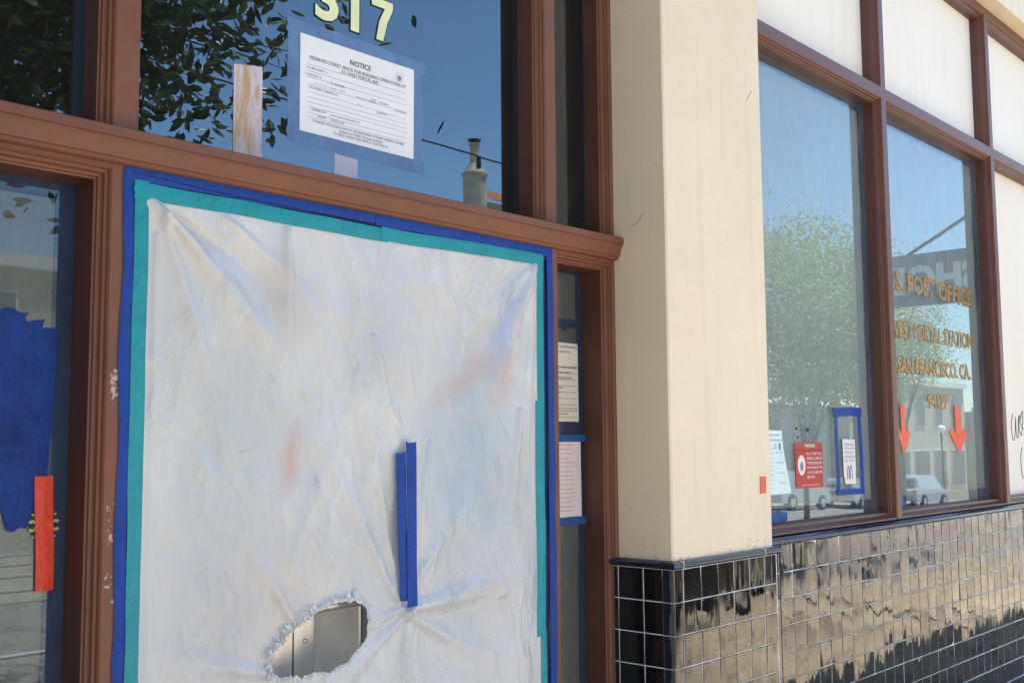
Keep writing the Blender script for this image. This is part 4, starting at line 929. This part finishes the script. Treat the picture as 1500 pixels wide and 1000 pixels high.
# unseen awning added to block skylight from the pillar side
aw = empty('awning', (-6, -.8, 2.6), 'dark green fabric awning added out of view left of the entrance to shade the pillar', 'awning')
mb = MB(); mb.add([(-9, .1, 3.5), (-3.3, .1, 3.5), (-3.3, -1.9, 2.55), (-9, -1.9, 2.55), (-9, -1.9, 2.3), (-3.3, -1.9, 2.3)], [(0, 1, 2, 3), (3, 2, 5, 4)]); mb.build('added_canopy', 'awning', aw)
mb = MB(); mb.tube([(-3.35, .1, 2.5), (-3.35, -1.88, 2.5)], .02, 6); mb.build('frame', 'black', aw)
# blade sign
sg = empty('shoe_sign', (8, -1, 3.0), 'dark projecting sign with white capitals SHOE mirrored in the right post office pane', 'sign')
mb = MB(); mb.box(7.98, 8.05, -2.10, -.55, 2.98, 3.52); mb.build('sign_board', 'signdark', sg)
text('lettering', 'SHOE', -1.10, 3.10, .95, .30, 7.975, 'white', sg, offset=.05, facing='-x')
mb = MB(); mb.tube([(8.0, -1.87, 3.50), (8.0, .10, 4.53)], .018, 6); mb.build('guy_rod', 'black', sg); mb = MB(); mb.tube([(8.0, -.6, 3.1), (8.0, .17, 3.1)], .03, 8); mb.tube([(8.0, -.6, 3.4), (8.0, .17, 3.4)], .03, 8); mb.build('bracket', 'black', sg)
def building(x0, x1, y, dep, h, mat, label, floors=2, bays=4, awn=None):
    b = empty('building', ((x0 + x1) / 2, y, gz(x0)), label, 'building', 'buildings across the street'); g0 = gz(x0) - 1; mb = MB(); mb.box(x0, x1, y - dep, y, g0, h); mb.build('wall', mat, b)
    mb = MB(); mb.box(x0 - .15, x1 + .15, y - .1, y + .25, h - .05, h + .3); mb.build('cornice', 'whitewall', b)
    bw = (x1 - x0) / bays; fh = (h - g0 - 1) / floors
    for f in range(floors):
        for k in range(bays):
            xa = x0 + bw * k + bw * (.14 if f == 0 else .27); xb = x0 + bw * (k + 1) - bw * (.14 if f == 0 else .27); za = g0 + 1 + fh * f + (.5 if f == 0 else .9); zb = g0 + 1 + fh * (f + 1) - .7
            mb = MB(); mb.box(xa - .08, xb + .08, y - .05, y + .06, za - .08, zb + .08); w = mb.build('window', 'whitewall', b)
            mb = MB(); mb.box(xa, xb, y, y + .08, za, zb); mb.build('pane', 'winglass', w)
    if awn: mb = MB(); mb.add([(x0, y + .02, g0 + 1 + fh - .1), (x1, y + .02, g0 + 1 + fh - .1), (x1, y + 1.1, g0 + 1 + fh - .7), (x0, y + 1.1, g0 + 1 + fh - .7)], [(0, 1, 2, 3)]); mb.build('awning', awn, b)
    return b
building(-30, -8, -26, 9, 6.5, 'whitewall', 'pale two storey shop building across the street, farthest left', 2, 7)
building(-7.5, 20.5, -26, 9, 6.3, 'siding', 'beige sided two storey building mirrored in the left sidelight', 2, 8, 'greywall')
hb_ = building(22, 37, -27, 9, 9.6, 'whitewall', 'tall pale house with red tiled roof and round chimney mirrored in the wide transom pane', 3, 5)
mb = MB()
for k in range(40):
    x = 26.5 + k * .26
    for j in range(4): ya, yb = -25.1 - j * .3, -25.4 - j * .3; za, zb = 10.72 + j * .16, 10.86 + j * .16; mb.add([(x, ya, za), (x + .26, ya, za), (x + .26, yb, zb), (x, yb, zb), (x + .13, ya, za + .13), (x + .13, yb, zb + .13)], [(0, 4, 5, 3), (4, 1, 2, 5), (0, 1, 4)])
mb.build('roof', 'rooftile', hb_)
mb = MB(); mb.box(26.5, 37.2, -31, -25.35, 9.6, 10.70); mb.build('parapet', 'flue', hb_)
mb = MB(); mb.lathe((25.35, -25.0, 0), [(.43, 8.8), (.43, 11.42), (.50, 11.44), (.50, 11.52), (.44, 11.53), (.24, 11.88), (.19, 11.90), (.185, 12.55), (.23, 12.57), (.23, 12.66)], 24); mb.build('chimney', 'flue', hb_, smooth=False)
mb = MB(); mb.lathe((25.35, -25.0, 0), [(.1, 12.68), (.1, 12.76), (.27, 12.77), (.27, 12.81), (.02, 12.88)], 20); mb.build('chimney_cap', 'black', hb_)
building(38, 58, -26, 9, 4.2, 'greywall', 'grey single storey shop row across the street', 1, 5, 'whitewall')
building(60, 76, -26, 9, 5.2, 'siding', 'white two storey building mirrored behind the gold lettering', 2, 5)
building(78, 120, -26, 9, 3.6, 'siding', 'long low beige shop row at the far end of the street', 1, 10, 'signdark')
wr = empty('overhead_wire', (12, -12, 7.4), 'thin overhead tram wire with a hanging insulator mirrored in the wide transom pane', 'wire')
mb = MB(); mb.tube([(-10 + 60 * k / 16, -12, 7.75 - .022 * (60 * k / 16) * .35 + .5 * (2 * k / 16 - 1) ** 2 - .35) for k in range(17)], .018, 5); mb.build('wire', 'black', wr)
mb = MB(); mb.tube([(12.15, -12, 7.25), (12.15, -12, 7.02)], .05, 8); mb.build('insulator', 'black', wr)
lp = empty('street_lamp', (65, -23.4, gz(65)), 'street lamp with a white globe mirrored near the right red arrow', 'street lamp'); mb = MB(); mb.tube([(65, -23.4, gz(65)), (65, -23.4, 2.05)], .07, 8, .05); mb.build('post', 'black', lp)
mb = MB(); mb.lathe((65, -23.4, 2.0), [(.02, 0)] + [(.24 * math.sin(t), .24 - .24 * math.cos(t)) for t in [math.pi * k / 10 for k in range(1, 10)]] + [(.02, .48)], 16); mb.build('globe', 'lampglow', lp, smooth=True)
# cars
def make_car(mat, label, suv=True):
    c = empty('parked_car', (0, 0, 0), label, 'car', 'cars parked along the street'); H = 1.7 if suv else 1.45; w = .9
    prof = [(-2.25, .35), (-2.3, .6), (-2.27, .85), (-2.1, 1.0), (-1.95, H - .15), (-1.7, H), (.35, H), (.6, H - .06), (1.25, 1.02), (2.05, .88), (2.28, .7), (2.3, .4), (2.2, .3), (-2.15, .3)]
    mb = MB(); n = len(prof)
    def ring(yy, ins): return [(x * (1 - ins * .02), yy * (1 - (.16 if z > 1.1 else 0) * 1.0), z) for x, z in prof]
    rings = [[(x * .985, -w * (.8 if z > 1.1 else .97), z) for x, z in prof], [(x, -w * (.78 if z > 1.1 else .93), z + .02) for x, z in prof], [(x, w * (.78 if z > 1.1 else .93), z + .02) for x, z in prof], [(x * .985, w * (.8 if z > 1.1 else .97), z) for x, z in prof]]
    vs = [v for r_ in rings for v in r_]; fs = [(k * n + i, k * n + (i + 1) % n, (k + 1) * n + (i + 1) % n, (k + 1) * n + i) for k in range(3) for i in range(n)] + [tuple(range(n)), tuple(range(3 * n, 4 * n))[::-1]]
    mb.add(vs, fs); mb.build('body', mat, c, recalc=True)
    for s in (-1, 1):
        mb = MB(); y = s * .735 * .99
        mb.quad((-1.85, s * w * .815, 1.06), (-1.7, s * (w * .80 + .004), H - .12), (-.55, s * (w * .80 + .004), H - .12), (-.55, s * w * .815, 1.06)); mb.build('side_window', 'winglass', c)
        mb = MB(); mb.quad((-.47, s * w * .815, 1.06), (-.47, s * (w * .80 + .004), H - .12), (.45, s * (w * .80 + .004), H - .12), (1.0, s * w * .815, 1.06)); mb.build('side_window', 'winglass', c)
    mb = MB(); mb.quad((.66, -.62, H - .05), (.66, .62, H - .05), (1.24, .66, 1.06), (1.24, -.66, 1.06)); mb.build('windscreen', 'winglass', c)
    mb = MB(); mb.quad((-1.985, -.62, H - .22), (-1.985, .62, H - .22), (-2.13, .66, 1.03), (-2.13, -.66, 1.03)); mb.build('rear_window', 'winglass', c)
    for s in (-1, 1):
        mb = MB(); mb.box(2.27, 2.315, s * .62 - .16, s * .62 + .16, .62, .76); mb.build('headlight', 'lampglow', c); mb = MB(); mb.box(-2.32, -2.26, s * .72 - .12, s * .72 + .12, .7, .92); mb.build('tail_light', 'redlight', c)
        for x in (-1.4, 1.4):
            mb = MB(); mb.lathe((0, 0, 0), [(.30, -.1), (.34, -.08), (.34, .08), (.30, .1)], 20); mb.v = [(x + a, s * .84 + z_, .34 + b) for a, b, z_ in mb.v]; wh = mb.build('wheel', 'black', c)
            mb = MB(); mb.lathe((0, 0, 0), [(.2, -.105), (.2, .105)], 12); mb.v = [(x + a, s * .84 + z_, .34 + b) for a, b, z_ in mb.v]; mb.build('rim', 'chrome', wh)
    return c
def copy_tree(o, parent=None):
    c = o.copy(); col.objects.link(c); c.parent = parent
    for ch in o.children: copy_tree(ch, c)
    return c
def place(o, x, y, lab=None):
    o.location = (x, y, gz(x) - .13); o.rotation_euler = (0, math.atan(.038) if x > 6 else 0, 0)
    if lab: o['label'] = lab
kids_ready = bpy.context.view_layer.update()
white = make_car('carwhite', 'white sport utility car mirrored below the red warning sign'); place(white, 42.0, -21.6)
place(copy_tree(white), 56.5, -21.6, 'white car mirrored at the lower left of the pane with the gold lettering')
place(copy_tree(white), 35.0, -7.5, 'white car nearest the lower right of the gold lettering pane in the reflection')
dk = make_car('cardark', 'dark parked car at the kerb mirrored in the pillar tiles', False); place(dk, 6.2, -5.0)
sv = make_car('carsilver', 'silver car parked across the street in the reflection', False); place(sv, 49.0, -21.6)

# ------------------------------------------------------------------ light
SUN_EL, SUN_ROT = R(73), R(38)
w = bpy.data.worlds.new('World'); sc.world = w; w.use_nodes = True; nt = w.node_tree
sky = nt.nodes.new('ShaderNodeTexSky'); sky.sky_type = 'NISHITA'; sky.sun_disc = False; sky.sun_elevation = SUN_EL; sky.sun_rotation = SUN_ROT; sky.air_density = 1.0; sky.dust_density = .1; sky.ozone_density = 2.2
bg = nt.nodes['Background']; bg.inputs['Strength'].default_value = .40; nt.links.new(sky.outputs[0], bg.inputs['Color'])
ld = bpy.data.lights.new('sun', 'SUN'); ld.energy = 16; ld.angle = R(.5); ld.color = (1, .95, .87); lo = bpy.data.objects.new('sun', ld); col.objects.link(lo)
sd = Vector((math.sin(SUN_ROT) * math.cos(SUN_EL), math.cos(SUN_ROT) * math.cos(SUN_EL), math.sin(SUN_EL))); lo.rotation_euler = sd.to_track_quat('Z', 'Y').to_euler(); lo.location = sd * 30
# ------------------------------------------------------------------ camera
f, yaw, pitch, roll = 1598.584, .8312, .0924, -.0074
Cp = Vector((-3.1397, -2.1309, 1.60)); F = Vector((math.sin(yaw) * math.cos(pitch), math.cos(yaw) * math.cos(pitch), math.sin(pitch))); r_ = Vector((math.cos(yaw), -math.sin(yaw), 0)); u_ = r_.cross(F)
Rr = r_ * math.cos(roll) + u_ * math.sin(roll); Uu = -r_ * math.sin(roll) + u_ * math.cos(roll)
cd = bpy.data.cameras.new('camera'); cd.sensor_width = 36; cd.lens = f / 1500 * 36; cd.clip_end = 2000; cd.clip_start = .05
co = bpy.data.objects.new('camera', cd); col.objects.link(co); sc.camera = co
co.matrix_world = Matrix.Translation(Cp) @ Matrix((Rr, Uu, -F)).transposed().to_4x4()
sc.view_settings.view_transform = 'Standard'; sc.view_settings.look = 'None'; sc.view_settings.exposure = 0; sc.view_settings.gamma = 1
sc.cycles.max_bounces = 10; sc.cycles.transparent_max_bounces = 16; sc.cycles.glossy_bounces = 6
